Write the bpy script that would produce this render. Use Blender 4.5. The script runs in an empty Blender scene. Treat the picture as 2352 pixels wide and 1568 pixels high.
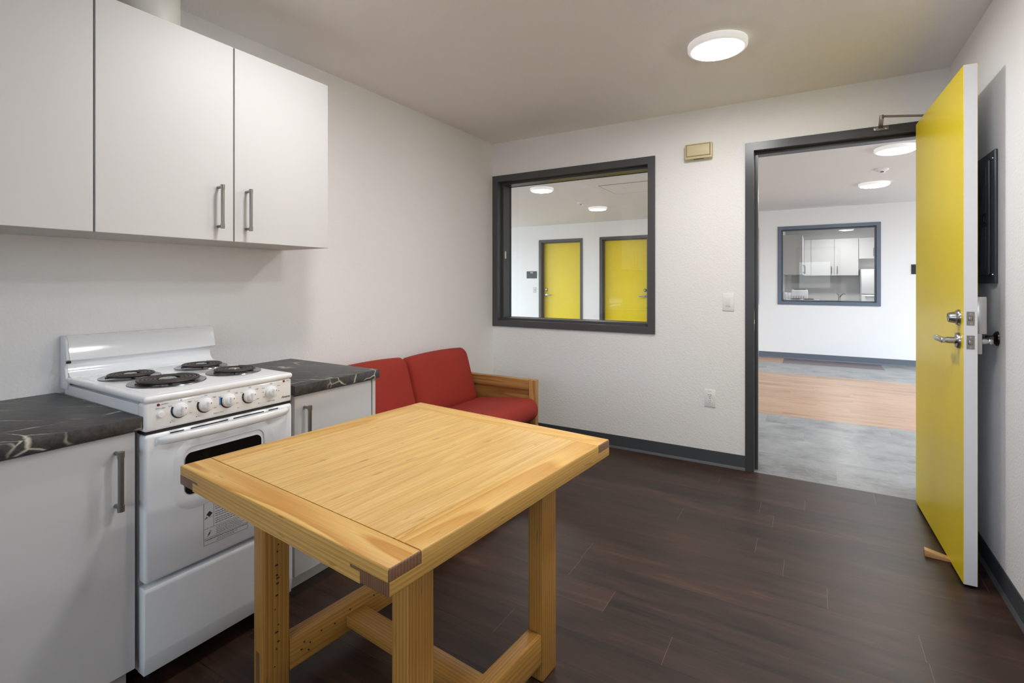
import bpy, bmesh, math, random
from mathutils import Vector, Matrix
random.seed(7)
PI = math.pi
sc = bpy.context.scene
COL = sc.collection
V = Vector
# ------------------------------------------------------------------ node materials
def new_mat(name):
    m = bpy.data.materials.new(name); m.use_nodes = True
    nt = m.node_tree; nt.nodes.clear()
    o = nt.nodes.new('ShaderNodeOutputMaterial'); b = nt.nodes.new('ShaderNodeBsdfPrincipled')
    nt.links.new(b.outputs[0], o.inputs[0])
    return m, nt, b
def N(nt, t, **kw):
    n = nt.nodes.new('ShaderNode' + t)
    for k, v in kw.items():
        if k in n.bl_rna.properties: setattr(n, k, v)
        else: n.inputs[k.replace('_', ' ')].default_value = v
    return n
def L(nt, a, b): nt.links.new(a, b)
def rgb(r, g, b):            # sRGB 0-255 to linear
    f = lambda c: (c/255/12.92) if c/255 <= .04045 else ((c/255+.055)/1.055)**2.4
    return (f(r), f(g), f(b), 1)
def coords(nt, scale=(1, 1, 1), loc=(0, 0, 0), rot=(0, 0, 0)):
    tc = N(nt, 'TexCoord'); mp = N(nt, 'Mapping')
    mp.inputs['Scale'].default_value = scale; mp.inputs['Location'].default_value = loc; mp.inputs['Rotation'].default_value = rot
    L(nt, tc.outputs['Object'], mp.inputs['Vector']); return mp.outputs[0]
def plain(name, col, rough=.5, metal=0., bump=0., bscale=80, var=0., coat=0.):
    m, nt, b = new_mat(name)
    b.inputs['Base Color'].default_value = col; b.inputs['Roughness'].default_value = rough; b.inputs['Metallic'].default_value = metal
    b.inputs['Coat Weight'].default_value = coat
    c = coords(nt)
    if var:
        n = N(nt, 'TexNoise', Scale=3.0, Detail=3.0); L(nt, c, n.inputs['Vector'])
        mx = N(nt, 'Mix', data_type='RGBA'); r = N(nt, 'ValToRGB')
        r.color_ramp.elements[0].position = .35; r.color_ramp.elements[1].position = .65
        L(nt, n.outputs[0], r.inputs[0]); L(nt, r.outputs[0], mx.inputs[0])
        mx.inputs[6].default_value = tuple(x*(1-var) for x in col[:3])+(1,); mx.inputs[7].default_value = col
        L(nt, mx.outputs[2], b.inputs['Base Color'])
    if bump:
        n = N(nt, 'TexNoise', Scale=float(bscale), Detail=3.0, Roughness=.55); L(nt, c, n.inputs['Vector'])
        bp = N(nt, 'Bump', Strength=bump, Distance=.004); L(nt, n.outputs[0], bp.inputs['Height']); L(nt, bp.outputs[0], b.inputs['Normal'])
    return m
def emit(name, col, s):
    m = bpy.data.materials.new(name); m.use_nodes = True; nt = m.node_tree; nt.nodes.clear()
    o = nt.nodes.new('ShaderNodeOutputMaterial'); e = nt.nodes.new('ShaderNodeEmission')
    e.inputs[0].default_value = col; e.inputs[1].default_value = s; L(nt, e.outputs[0], o.inputs[0]); return m
def wood(name, axis, light, mid, dark, rough=.42, rings=9., fine=70., warp=2.2, seed=0., darkmix=.75, straight=0., ringmix=1.):
    """pine: long grain along axis (0,1,2), cathedral bands plus fine streaks and small pores"""
    m, nt, b = new_mat(name)
    s = [1., 1., 1.]; s[axis] = .09
    c = coords(nt, s, (seed, seed*1.7, seed*.6))
    n0 = N(nt, 'TexNoise', Scale=warp*2.2, Detail=2.0); L(nt, c, n0.inputs['Vector'])
    # ring field from warped noise
    mul = N(nt, 'Math', operation='MULTIPLY'); L(nt, n0.outputs[0], mul.inputs[0]); mul.inputs[1].default_value = rings
    if straight:      # growth rings running nearly parallel, counted across the board
        sx = N(nt, 'SeparateXYZ'); tc_ = N(nt, 'TexCoord'); L(nt, tc_.outputs['Object'], sx.inputs[0])
        tr = [i for i in range(3) if i != axis]
        a1 = N(nt, 'Math', operation='MULTIPLY'); L(nt, sx.outputs[tr[0]], a1.inputs[0]); a1.inputs[1].default_value = straight
        a2 = N(nt, 'Math', operation='MULTIPLY_ADD'); L(nt, sx.outputs[tr[1]], a2.inputs[0]); a2.inputs[1].default_value = straight*.72; L(nt, a1.outputs[0], a2.inputs[2])
        a3 = N(nt, 'Math', operation='MULTIPLY_ADD'); L(nt, n0.outputs[0], a3.inputs[0]); a3.inputs[1].default_value = rings; L(nt, a2.outputs[0], a3.inputs[2]); mul = a3
    fr = N(nt, 'Math', operation='FRACT'); L(nt, mul.outputs[0], fr.inputs[0])
    r1 = N(nt, 'ValToRGB'); e = r1.color_ramp.elements
    e[0].position = 0.; e[0].color = (0, 0, 0, 1); e[1].position = 1.; e[1].color = (0, 0, 0, 1)
    k = e.new(.72); k.color = (.85, .85, .85, 1); k2 = e.new(.82); k2.color = (1, 1, 1, 1); k3 = e.new(.94); k3.color = (.1, .1, .1, 1)
    L(nt, fr.outputs[0], r1.inputs[0])
    s2 = [1., 1., 1.]; s2[axis] = .018
    c2 = coords(nt, s2, (seed*2, seed, 3))
    n1 = N(nt, 'TexNoise', Scale=fine*3, Detail=4.0, Roughness=.65); L(nt, c2, n1.inputs['Vector'])
    r2 = N(nt, 'ValToRGB'); r2.color_ramp.elements[0].position = .38; r2.color_ramp.elements[1].position = .7; L(nt, n1.outputs[0], r2.inputs[0])
    mx = N(nt, 'Mix', data_type='RGBA'); mx.inputs[6].default_value = light; mx.inputs[7].default_value = mid
    mf = N(nt, 'Math', operation='MULTIPLY'); L(nt, r1.outputs[0], mf.inputs[0]); mf.inputs[1].default_value = ringmix; L(nt, mf.outputs[0], mx.inputs[0])
    mx2 = N(nt, 'Mix', data_type='RGBA'); L(nt, mx.outputs[2], mx2.inputs[6]); mx2.inputs[7].default_value = dark
    mm = N(nt, 'Math', operation='MULTIPLY'); L(nt, r2.outputs[0], mm.inputs[0]); mm.inputs[1].default_value = .45*darkmix; L(nt, mm.outputs[0], mx2.inputs[0])
    # sparse worn flecks
    s3 = [1., 1., 1.]; s3[axis] = .12
    c3 = coords(nt, s3, (seed, 9, 2)); n3 = N(nt, 'TexNoise', Scale=95.0, Detail=2.0); L(nt, c3, n3.inputs['Vector'])
    r3 = N(nt, 'ValToRGB'); r3.color_ramp.elements[0].position = .69; r3.color_ramp.elements[1].position = .76; L(nt, n3.outputs[0], r3.inputs[0])
    mx3 = N(nt, 'Mix', data_type='RGBA'); L(nt, mx2.outputs[2], mx3.inputs[6]); mx3.inputs[7].default_value = tuple(x*.5 for x in dark[:3])+(1,)
    m3 = N(nt, 'Math', operation='MULTIPLY'); L(nt, r3.outputs[0], m3.inputs[0]); m3.inputs[1].default_value = .55; L(nt, m3.outputs[0], mx3.inputs[0])
    L(nt, mx3.outputs[2], b.inputs['Base Color'])
    b.inputs['Roughness'].default_value = rough
    bp = N(nt, 'Bump', Strength=.12, Distance=.002); L(nt, n1.outputs[0], bp.inputs['Height']); L(nt, bp.outputs[0], b.inputs['Normal'])
    return m
def planks(name, cols, width, length, y0, rough=.38, seam=(.5, .5, .5, 1), long_dark=.35, contrast=1., grain=1., tile=False):
    """plank floor running along X; rows of the given width starting at y0"""
    m, nt, b = new_mat(name)
    tc = N(nt, 'TexCoord'); sp = N(nt, 'SeparateXYZ'); L(nt, tc.outputs['Object'], sp.inputs[0])
    def M(op, a, bb=None, c=None):
        n = N(nt, 'Math', operation=op)
        for i, v in enumerate((a, bb, c)):
            if v is None: continue
            if isinstance(v, (int, float)): n.inputs[i].default_value = v
            else: L(nt, v, n.inputs[i])
        return n.outputs[0]
    yy = M('DIVIDE', M('SUBTRACT', sp.outputs[1], y0), width); row = M('FLOOR', yy); fy = M('FRACT', yy)
    wn = N(nt, 'TexWhiteNoise', noise_dimensions='1D'); L(nt, row, wn.inputs['W'])
    xx = M('ADD', M('DIVIDE', sp.outputs[0], length), M('MULTIPLY', wn.outputs[0], 7.31)); ix = M('FLOOR', xx); fx = M('FRACT', xx)
    cb = N(nt, 'CombineXYZ'); L(nt, row, cb.inputs[0]); L(nt, ix, cb.inputs[1])
    w2 = N(nt, 'TexWhiteNoise', noise_dimensions='2D'); L(nt, cb.outputs[0], w2.inputs['Vector'])
    # grain offset per plank
    vm = N(nt, 'VectorMath', operation='SCALE'); L(nt, w2.outputs[1], vm.inputs[0]); vm.inputs[3].default_value = 11.
    va = N(nt, 'VectorMath', operation='ADD'); L(nt, tc.outputs['Object'], va.inputs[0]); L(nt, vm.outputs[0], va.inputs[1])
    mp = N(nt, 'Mapping'); mp.inputs['Scale'].default_value = (.16 if not tile else .85, 1, 1); L(nt, va.outputs[0], mp.inputs[0])
    n1 = N(nt, 'TexNoise', Scale=13.0*grain if not tile else 5.0, Detail=5.0, Roughness=.62, Distortion=.6 if not tile else .2); L(nt, mp.outputs[0], n1.inputs['Vector'])
    mp2 = N(nt, 'Mapping'); mp2.inputs['Scale'].default_value = (.035 if not tile else .55, 1, 1); L(nt, va.outputs[0], mp2.inputs[0])
    n2 = N(nt, 'TexNoise', Scale=140.0 if not tile else 40., Detail=3.0, Roughness=.6); L(nt, mp2.outputs[0], n2.inputs['Vector'])
    f = M('ADD', M('MULTIPLY', n1.outputs[0], .56), M('ADD', M('MULTIPLY', n2.outputs[0], .36), M('MULTIPLY', w2.outputs[0], .14*contrast)))
    r = N(nt, 'ValToRGB'); el = r.color_ramp.elements
    el[0].position = .36; el[0].color = cols[0]; el[1].position = .7; el[1].color = cols[-1]
    for i, cc in enumerate(cols[1:-1]):
        k = el.new(.36+.34*(i+1)/(len(cols)-1)); k.color = cc
    L(nt, f, r.inputs[0])
    g = .0011/width; gx = .0010/length
    edge_y = M('MAXIMUM', M('LESS_THAN', fy, g*1.1), M('GREATER_THAN', fy, 1-g*1.1))
    edge_x = M('LESS_THAN', fx, gx*1.4)
    mx = N(nt, 'Mix', data_type='RGBA'); L(nt, r.outputs[0], mx.inputs[6]); mx.inputs[7].default_value = tuple(x*long_dark for x in cols[0][:3])+(1,)
    L(nt, M('MULTIPLY', edge_y, .75), mx.inputs[0])
    mx2 = N(nt, 'Mix', data_type='RGBA'); L(nt, mx.outputs[2], mx2.inputs[6]); mx2.inputs[7].default_value = seam
    L(nt, M('MULTIPLY', edge_x, .8), mx2.inputs[0])
    L(nt, mx2.outputs[2], b.inputs['Base Color'])
    rr = M('ADD', M('MULTIPLY', n2.outputs[0], .2), rough-.1); L(nt, rr, b.inputs['Roughness'])
    bp = N(nt, 'Bump', Strength=.06, Distance=.001); L(nt, n2.outputs[0], bp.inputs['Height']); L(nt, bp.outputs[0], b.inputs['Normal'])
    return m
def marble(name):
    m, nt, b = new_mat(name)
    c = coords(nt, (1, 1, 1), (.3, 0, 0), (0, 0, math.radians(-38)))
    n0 = N(nt, 'TexNoise', Scale=2.2, Detail=5.0, Roughness=.6); L(nt, c, n0.inputs['Vector'])
    sc_ = N(nt, 'VectorMath', operation='SCALE'); L(nt, n0.outputs[1], sc_.inputs[0]); sc_.inputs[3].default_value = .16
    ad = N(nt, 'VectorMath', operation='ADD'); L(nt, c, ad.inputs[0]); L(nt, sc_.outputs[0], ad.inputs[1])
    mp = N(nt, 'Mapping'); mp.inputs['Scale'].default_value = (1.3, 5.0, 3.0); L(nt, ad.outputs[0], mp.inputs[0])
    vo = N(nt, 'TexVoronoi', feature='DISTANCE_TO_EDGE', Scale=1.9); L(nt, mp.outputs[0], vo.inputs['Vector'])
    r = N(nt, 'ValToRGB'); e = r.color_ramp.elements; e[0].position = 0; e[0].color = (1, 1, 1, 1); e[1].position = .022; e[1].color = (0, 0, 0, 1); L(nt, vo.outputs[0], r.inputs[0])
    n2 = N(nt, 'TexNoise', Scale=5.5, Detail=3.0); L(nt, c, n2.inputs['Vector'])
    r2 = N(nt, 'ValToRGB'); r2.color_ramp.elements[0].position = .45; r2.color_ramp.elements[1].position = .6; L(nt, n2.outputs[0], r2.inputs[0])
    mu = N(nt, 'Math', operation='MULTIPLY'); L(nt, r.outputs[0], mu.inputs[0]); L(nt, r2.outputs[0], mu.inputs[1])
    n3 = N(nt, 'TexNoise', Scale=11.0, Detail=7.0, Roughness=.75); L(nt, mp.outputs[0], n3.inputs['Vector'])
    base = N(nt, 'ValToRGB'); base.color_ramp.elements[0].position = .32; base.color_ramp.elements[0].color = rgb(26, 25, 27)
    base.color_ramp.elements[1].position = .72; base.color_ramp.elements[1].color = rgb(78, 76, 76); L(nt, n3.outputs[0], base.inputs[0])
    mx = N(nt, 'Mix', data_type='RGBA'); L(nt, mu.outputs[0], mx.inputs[0]); L(nt, base.outputs[0], mx.inputs[6]); mx.inputs[7].default_value = rgb(204, 200, 184)
    L(nt, mx.outputs[2], b.inputs['Base Color']); b.inputs['Roughness'].default_value = .42
    return m
def glass(name, tint=(1, 1, 1, 1), refl=1.45):
    """thin window pane: fresnel mix of clear transmission and mirror reflection"""
    m = bpy.data.materials.new(name); m.use_nodes = True; nt = m.node_tree; nt.nodes.clear()
    o = nt.nodes.new('ShaderNodeOutputMaterial'); t = N(nt, 'BsdfTransparent'); g = N(nt, 'BsdfGlossy', Roughness=.0)
    t.inputs[0].default_value = tint
    f = N(nt, 'Fresnel', IOR=refl); mx = N(nt, 'MixShader')
    L(nt, f.outputs[0], mx.inputs[0]); L(nt, t.outputs[0], mx.inputs[1]); L(nt, g.outputs[0], mx.inputs[2]); L(nt, mx.outputs[0], o.inputs[0])
    return m
PAINT = (240, 240, 240)
M = {}
M['wall'] = plain('wall_paint', rgb(*PAINT), .75, bump=.55, bscale=95)
M['ceil'] = plain('ceiling_paint', rgb(246, 244, 241), .85, bump=.4, bscale=110)
M['hallwall'] = plain('hall_wall_paint', rgb(234, 235, 235), .75, bump=.25, bscale=95)
M['hallceil'] = plain('hall_ceiling_paint', rgb(228, 230, 231), .85, bump=.2, bscale=110)
M['base'] = plain('grey_rubber_base', rgb(68, 72, 77), .45)
M['frame'] = plain('charcoal_frame_paint', rgb(76, 76, 78), .38)
M['frame_hall'] = plain('grey_frame_paint', rgb(100, 112, 128), .38)
M['doorframe'] = plain('dark_door_frame_paint', rgb(60, 60, 62), .3)
M['yellow'] = plain('yellow_door_paint', rgb(238, 214, 24), .33, var=.03)
M['edge'] = plain('white_door_edge', rgb(226, 227, 232), .45)
M['white_lam'] = plain('white_laminate', rgb(212, 211, 211), .5)
M['carcase'] = plain('cabinet_carcase', rgb(205, 203, 200), .5)
M['nickel'] = plain('brushed_nickel', rgb(150, 146, 140), .33, 1.)
M['steel'] = plain('satin_steel', rgb(176, 176, 178), .25, 1.)
M['chrome'] = plain('chrome', rgb(210, 210, 212), .12, 1.)
M['enamel'] = plain('white_enamel', rgb(238, 240, 243), .12, coat=.3)
M['enamel_grey'] = plain('range_side_enamel', rgb(222, 224, 227), .3)
M['knob'] = plain('white_knob_plastic', rgb(236, 236, 238), .3)
M['black'] = plain('black_plastic', rgb(24, 24, 26), .4)
M['print'] = plain('dark_print', rgb(52, 52, 60), .6)
M['printl'] = plain('grey_print', rgb(178, 178, 182), .6)
M['red'] = plain('red_lens', rgb(130, 12, 24), .2)
M['blue'] = plain('blue_tape', rgb(70, 150, 210), .5)
M['coil'] = plain('burner_coil', rgb(66, 60, 56), .45, .3)
M['pan'] = plain('drip_pan_steel', rgb(150, 152, 158), .2, 1.)
M['ovenglass'] = plain('oven_glass', rgb(16, 14, 13), .05)
M['sticker'] = plain('sticker_film', rgb(226, 227, 229), .3)
M['marble'] = marble('dark_marble_laminate')
M['fabric'] = plain('red_fabric', rgb(161, 48, 34), .85, bump=.35, bscale=900, var=.08)
M['beige'] = plain('beige_plastic', rgb(212, 200, 160), .45)
M['beige_d'] = plain('beige_plastic_recess', rgb(150, 138, 100), .5)
M['plate'] = plain('white_plate', rgb(238, 238, 238), .35)
M['slot'] = plain('slot_dark', rgb(40, 38, 38), .6)
M['panelgrey'] = plain('panel_grey_paint', rgb(66, 70, 76), .35)
M['sign'] = plain('sign_charcoal', rgb(44, 50, 56), .4)
M['fixture'] = plain('fixture_white', rgb(235, 235, 235), .4)
M['lamp_edge'] = emit('lamp_lens_border', (1, .97, .93, 1), 2.2)
M['fixture_lit'] = plain('lamp_rim_translucent', rgb(240, 240, 238), .4)
_b = next(n for n in M['fixture_lit'].node_tree.nodes if n.type == 'BSDF_PRINCIPLED'); _b.inputs['Emission Color'].default_value = (1, .98, .95, 1); _b.inputs['Emission Strength'].default_value = .16
M['lamp'] = emit('lamp_lens_glow', (1, .99, .98, 1), 54)
M['lamp_mid'] = emit('table_lamp_lens_glow', (1, .99, .98, 1), 41)
M['lamp_hall'] = emit('hall_lamp_lens_glow', (1, .99, .98, 1), 44)
M['lamp_far'] = emit('far_lamp_lens_glow', (1, .98, .97, 1), 78)
LT, MD, DK = rgb(230, 188, 108), rgb(198, 136, 48), rgb(166, 110, 44)
M['pine_x'] = wood('pine_grain_x', 0, LT, MD, DK, rings=34, warp=1.5, seed=1.3, ringmix=1.0)
M['pine_edge_x'] = wood('pine_edge_x', 0, rgb(222, 178, 98), rgb(164, 112, 42), rgb(136, 90, 36), rings=10, warp=1.2, seed=2.7, straight=165., ringmix=.5)
M['pine_edge_y'] = wood('pine_edge_y', 1, rgb(222, 178, 98), rgb(168, 116, 44), rgb(136, 90, 36), rings=10, warp=1.2, seed=8.7, straight=150., ringmix=.42)
M['pine_x2'] = wood('pine_grain_x_far', 0, LT, MD, DK, rings=24, warp=1.5, seed=4.1, ringmix=.5)
M['pine_y'] = wood('pine_grain_y', 1, LT, MD, DK, rings=26, warp=1.4, seed=2.2, ringmix=.7)
M['pine_y2'] = wood('pine_grain_y_side', 1, LT, MD, DK, rings=30, warp=1.4, seed=6.4, ringmix=.75)
M['pine_panel'] = wood('pine_panel', 1, rgb(230, 192, 120), rgb(213, 164, 84), rgb(158, 110, 52), rings=16, warp=2.4, fine=60, seed=3.1, darkmix=1.0, ringmix=.5)
SL, SM, SD = rgb(200, 150, 76), rgb(140, 92, 34), rgb(112, 72, 30)
M['pine_z'] = wood('pine_leg', 2, SL, SM, SD, rings=14, warp=1.1, seed=5., straight=115., ringmix=.6)
M['pine_ry'] = wood('pine_rail_y', 1, SL, SM, SD, rings=16, warp=1.2, seed=7., straight=105., ringmix=.55)
M['pine_rx'] = wood('pine_rail_x', 0, SL, SM, SD, rings=16, warp=1.2, seed=8., straight=95., ringmix=.55)
M['endgrain'] = wood('pine_end_grain', 2, rgb(142, 104, 76), rgb(112, 76, 54), rgb(80, 54, 40), rings=3, warp=5, fine=20, seed=2., straight=170.)
M['sofa_x'] = wood('sofa_pine_x', 0, rgb(196, 152, 90), rgb(150, 104, 50), rgb(104, 70, 34), rings=7, warp=3.5, seed=9.)
M['sofa_z'] = wood('sofa_pine_z', 2, rgb(204, 160, 98), rgb(160, 112, 56), rgb(112, 76, 38), rings=12, warp=3.5, seed=3.)
M['wedge'] = wood('wedge_wood', 0, rgb(196, 158, 110), rgb(176, 132, 84), rgb(140, 100, 60), rings=5, seed=1.)
M['floor'] = planks('dark_walnut_planks', [rgb(24, 13, 9), rgb(48, 31, 23), rgb(63, 42, 31), rgb(92, 66, 50)], .1524, 1.22, 3.025, rough=.43, seam=rgb(128, 104, 88), contrast=.6)
M['hallgrey'] = planks('grey_stone_vinyl', [rgb(112, 113, 112), rgb(138, 139, 138), rgb(152, 153, 152), rgb(172, 173, 172)], .457, .914, 3.66, rough=.34, seam=rgb(120, 120, 120), long_dark=.75, tile=True, contrast=.5)
M['hallwood'] = planks('light_oak_vinyl', [rgb(140, 108, 84), rgb(172, 138, 110), rgb(184, 150, 122), rgb(198, 166, 138)], .1524, 1.22, 5.34, rough=.36, seam=rgb(150, 118, 94), long_dark=.85, contrast=.6)
M['hallpatch'] = planks('mauve_dark_vinyl', [rgb(84, 74, 76), rgb(104, 92, 94), rgb(112, 100, 102), rgb(124, 112, 112)], .1524, 1.22, 8.83, rough=.36, seam=rgb(110, 100, 100), contrast=.4)
M['glass'] = glass('window_glass', (.97, .985, .98, 1))
# ------------------------------------------------------------------ mesh helpers
def _merge(bm, t, mi=0, mat=None):
    if mat is not None: bmesh.ops.transform(t, matrix=mat, verts=t.verts)
    for f in t.faces: f.material_index = mi
    me = bpy.data.meshes.new('tmp'); t.to_mesh(me); t.free(); bm.from_mesh(me); bpy.data.meshes.remove(me)
def box(bm, x0, x1, y0, y1, z0, z1, bev=0., seg=2, mi=0, mat=None, only=None):
    t = bmesh.new(); bmesh.ops.create_cube(t, size=1)
    for v in t.verts:
        v.co = V(((x0+x1)/2+v.co.x*(x1-x0), (y0+y1)/2+v.co.y*(y1-y0), (z0+z1)/2+v.co.z*(z1-z0)))
    if bev:
        eds = [e for e in t.edges if only is None or only(e)]
        bmesh.ops.bevel(t, geom=eds, offset=bev, segments=seg, affect='EDGES', profile=.5)
    _merge(bm, t, mi, mat); return bm
def cyl(bm, p0, p1, r0, r1=None, n=24, mi=0, cap=True):
    r1 = r0 if r1 is None else r1
    p0, p1 = V(p0), V(p1); d = p1-p0
    t = bmesh.new(); bmesh.ops.create_cone(t, cap_ends=cap, segments=n, radius1=r0, radius2=r1, depth=d.length)
    mt = Matrix.Translation((p0+p1)/2) @ d.to_track_quat('Z', 'Y').to_matrix().to_4x4()
    _merge(bm, t, mi, mt); return bm
def tube(bm, pts, r, n=10, mi=0, closed=False):
    pts = [V(p) for p in pts]; t = bmesh.new(); rings = []; m = len(pts); up = None
    for i, p in enumerate(pts):
        a = pts[(i-1) % m] if (closed or i > 0) else p; b = pts[(i+1) % m] if (closed or i < m-1) else p
        d = (b-a).normalized()
        if up is None: up = d.orthogonal().normalized()
        s = d.cross(up)
        if s.length < 1e-6: s = d.orthogonal()
        s.normalize(); up = s.cross(d).normalized()
        rings.append([t.verts.new(p+(s*math.cos(2*PI*k/n)+up*math.sin(2*PI*k/n))*r) for k in range(n)])
    for i in range(m if closed else m-1):
        A, B = rings[i], rings[(i+1) % m]
        for k in range(n): t.faces.new((A[k], A[(k+1) % n], B[(k+1) % n], B[k]))
    if not closed:
        t.faces.new(rings[0][::-1]); t.faces.new(rings[-1])
    bmesh.ops.recalc_face_normals(t, faces=t.faces); _merge(bm, t, mi); return bm
def lathe(bm, prof, mat=None, n=32, mi=0):
    """prof: (radius, height) about local Z"""
    t = bmesh.new(); rings = []
    for r, h in prof:
        if r < 1e-6: rings.append([t.verts.new((0, 0, h))])
        else: rings.append([t.verts.new((r*math.cos(2*PI*k/n), r*math.sin(2*PI*k/n), h)) for k in range(n)])
    for A, B in zip(rings, rings[1:]):
        for k in range(n):
            if len(A) == 1 and len(B) == 1: continue
            if len(A) == 1: t.faces.new((A[0], B[k], B[(k+1) % n]))
            elif len(B) == 1: t.faces.new((A[k], A[(k+1) % n], B[0]))
            else: t.faces.new((A[k], A[(k+1) % n], B[(k+1) % n], B[k]))
    bmesh.ops.recalc_face_normals(t, faces=t.faces); _merge(bm, t, mi, mat); return bm
def prism(bm, poly, axis, a0, a1, mi=0, bev=0., mat=None):
    """poly of 2-d points extruded along axis: axis 0 -> (y,z), 1 -> (x,z), 2 -> (x,y)"""
    t = bmesh.new()
    def P3(p, a): return ((a, p[0], p[1]), (p[0], a, p[1]), (p[0], p[1], a))[axis]
    A = [t.verts.new(P3(p, a0)) for p in poly]; B = [t.verts.new(P3(p, a1)) for p in poly]
    t.faces.new(A); t.faces.new(B[::-1]); n = len(poly)
    for i in range(n): t.faces.new((A[i], B[i], B[(i+1) % n], A[(i+1) % n]))
    bmesh.ops.recalc_face_normals(t, faces=t.faces)
    if bev: bmesh.ops.bevel(t, geom=t.edges[:], offset=bev, segments=2, affect='EDGES', profile=.5)
    _merge(bm, t, mi, mat); return bm
def rrect(x0, x1, y0, y1, r, n=6):
    pts = []
    for cx, cy, a in ((x1-r, y1-r, 0), (x0+r, y1-r, 90), (x0+r, y0+r, 180), (x1-r, y0+r, 270)):
        for k in range(n+1):
            t = math.radians(a+90*k/n); pts.append((cx+r*math.cos(t), cy+r*math.sin(t)))
    return pts
def panel_holes(bm, axis, a0, a1, u0, u1, z0, z1, holes, mi=0):
    """slab perpendicular to axis (0: u=y, 1: u=x, 2: floor-like u=x,z->y) spanning a0..a1 with rectangular holes (u0,u1,z0,z1)"""
    us = sorted({u0, u1, *[h[0] for h in holes], *[h[1] for h in holes]}); us = [u for u in us if u0 <= u <= u1]
    zs = sorted({z0, z1, *[h[2] for h in holes], *[h[3] for h in holes]}); zs = [z for z in zs if z0 <= z <= z1]
    def solid(i, j):
        if i < 0 or j < 0 or i >= len(us)-1 or j >= len(zs)-1: return False
        cu, cz = (us[i]+us[i+1])/2, (zs[j]+zs[j+1])/2
        return not any(h[0] < cu < h[1] and h[2] < cz < h[3] for h in holes)
    t = bmesh.new()
    def P(a, u, z): return ((a, u, z), (u, a, z), (u, z, a))[axis]
    def q(*p): t.faces.new([t.verts.new(P(*x)) for x in p])
    for i in range(len(us)-1):
        for j in range(len(zs)-1):
            if not solid(i, j): continue
            u, U, z, Z = us[i], us[i+1], zs[j], zs[j+1]
            q((a0, u, z), (a0, U, z), (a0, U, Z), (a0, u, Z)); q((a1, u, z), (a1, U, z), (a1, U, Z), (a1, u, Z))
            if not solid(i-1, j): q((a0, u, z), (a1, u, z), (a1, u, Z), (a0, u, Z))
            if not solid(i+1, j): q((a0, U, z), (a1, U, z), (a1, U, Z), (a0, U, Z))
            if not solid(i, j-1): q((a0, u, z), (a1, u, z), (a1, U, z), (a0, U, z))
            if not solid(i, j+1): q((a0, u, Z), (a1, u, Z), (a1, U, Z), (a0, U, Z))
    bmesh.ops.remove_doubles(t, verts=t.verts, dist=1e-5); bmesh.ops.recalc_face_normals(t, faces=t.faces)
    _merge(bm, t, mi); return bm
def obj(name, bm, mats, parent=None, loc=None, smooth=35, rot=None):
    me = bpy.data.meshes.new(name); bmesh.ops.recalc_face_normals(bm, faces=bm.faces); bm.to_mesh(me); bm.free()
    for m in (mats if isinstance(mats, (list, tuple)) else [mats]): me.materials.append(M[m] if isinstance(m, str) else m)
    if smooth:
        me.polygons.foreach_set('use_smooth', [True]*len(me.polygons))
        try: me.set_sharp_from_angle(angle=math.radians(smooth))
        except Exception: pass
    o = bpy.data.objects.new(name, me); COL.objects.link(o)
    if parent: o.parent = parent
    if loc: o.location = loc
    if rot: o.rotation_euler = rot
    return o
def B(): return bmesh.new()
def tag(o, label, cat, group=None, kind=None):
    if o.name.startswith('wall_') and cat in ('door chime', 'outlet', 'door stop'): kind = 'thing'
    o['label'] = label; o['category'] = cat
    if group: o['group'] = group
    if kind: o['kind'] = kind
    return o
def thing(name, label, cat, loc=(0, 0, 0), rotz=0, group=None, kind=None):
    o = bpy.data.objects.new(name, None); COL.objects.link(o); o.location = loc; o.rotation_euler = (0, 0, rotz)
    o.empty_display_size = .1
    return tag(o, label, cat, group, kind)
def struct(name, bm, m, label, cat, smooth=0): return tag(obj(name, bm, m, smooth=smooth), label, cat, kind='structure')
def copy_tree(o, parent=None):
    c = o.copy(); COL.objects.link(c)
    if parent: c.parent = parent
    for ch in list(o.children): copy_tree(ch, c)
    return c
def text_bm(bm, s, size, mat, shear=0., mi=0, depth=.0003, align='CENTER'):
    cu = bpy.data.curves.new('txt', 'FONT'); cu.body = s; cu.size = size; cu.shear = shear; cu.extrude = depth; cu.align_x = align; cu.align_y = 'CENTER'
    cu.resolution_u = 3
    to = bpy.data.objects.new('txt', cu); me = bpy.data.meshes.new_from_object(to)
    t = bmesh.new(); t.from_mesh(me); bpy.data.objects.remove(to); bpy.data.curves.remove(cu); bpy.data.meshes.remove(me)
    _merge(bm, t, mi, mat)
def face_x(x, y, z):     # text lying on a face looking to +X: reads along +Y, up Z
    return Matrix.Translation((x, y, z)) @ Matrix(((0, 0, 1, 0), (1, 0, 0, 0), (0, 1, 0, 0), (0, 0, 0, 1)))
def face_my(x, y, z):    # on a face looking to -Y: reads along +X, up Z
    return Matrix.Translation((x, y, z)) @ Matrix(((1, 0, 0, 0), (0, 0, -1, 0), (0, 1, 0, 0), (0, 0, 0, 1)))
# ------------------------------------------------------------------ dimensions
H = 2.44; W = 3.032; D = 3.657; T = .205; D1 = D+T; D2 = 9.415; T2 = .17; D3 = D2+T2; Y4 = 13.40; YB = -2.6
WIN = (.0, 1.398, .870, 2.159)          # outer edge of kitchen window frame x0,x1,z0,z1
DOOR = (1.992, 2.970, 0, 2.162)         # outer edge of door frame
FW = .052
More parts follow.
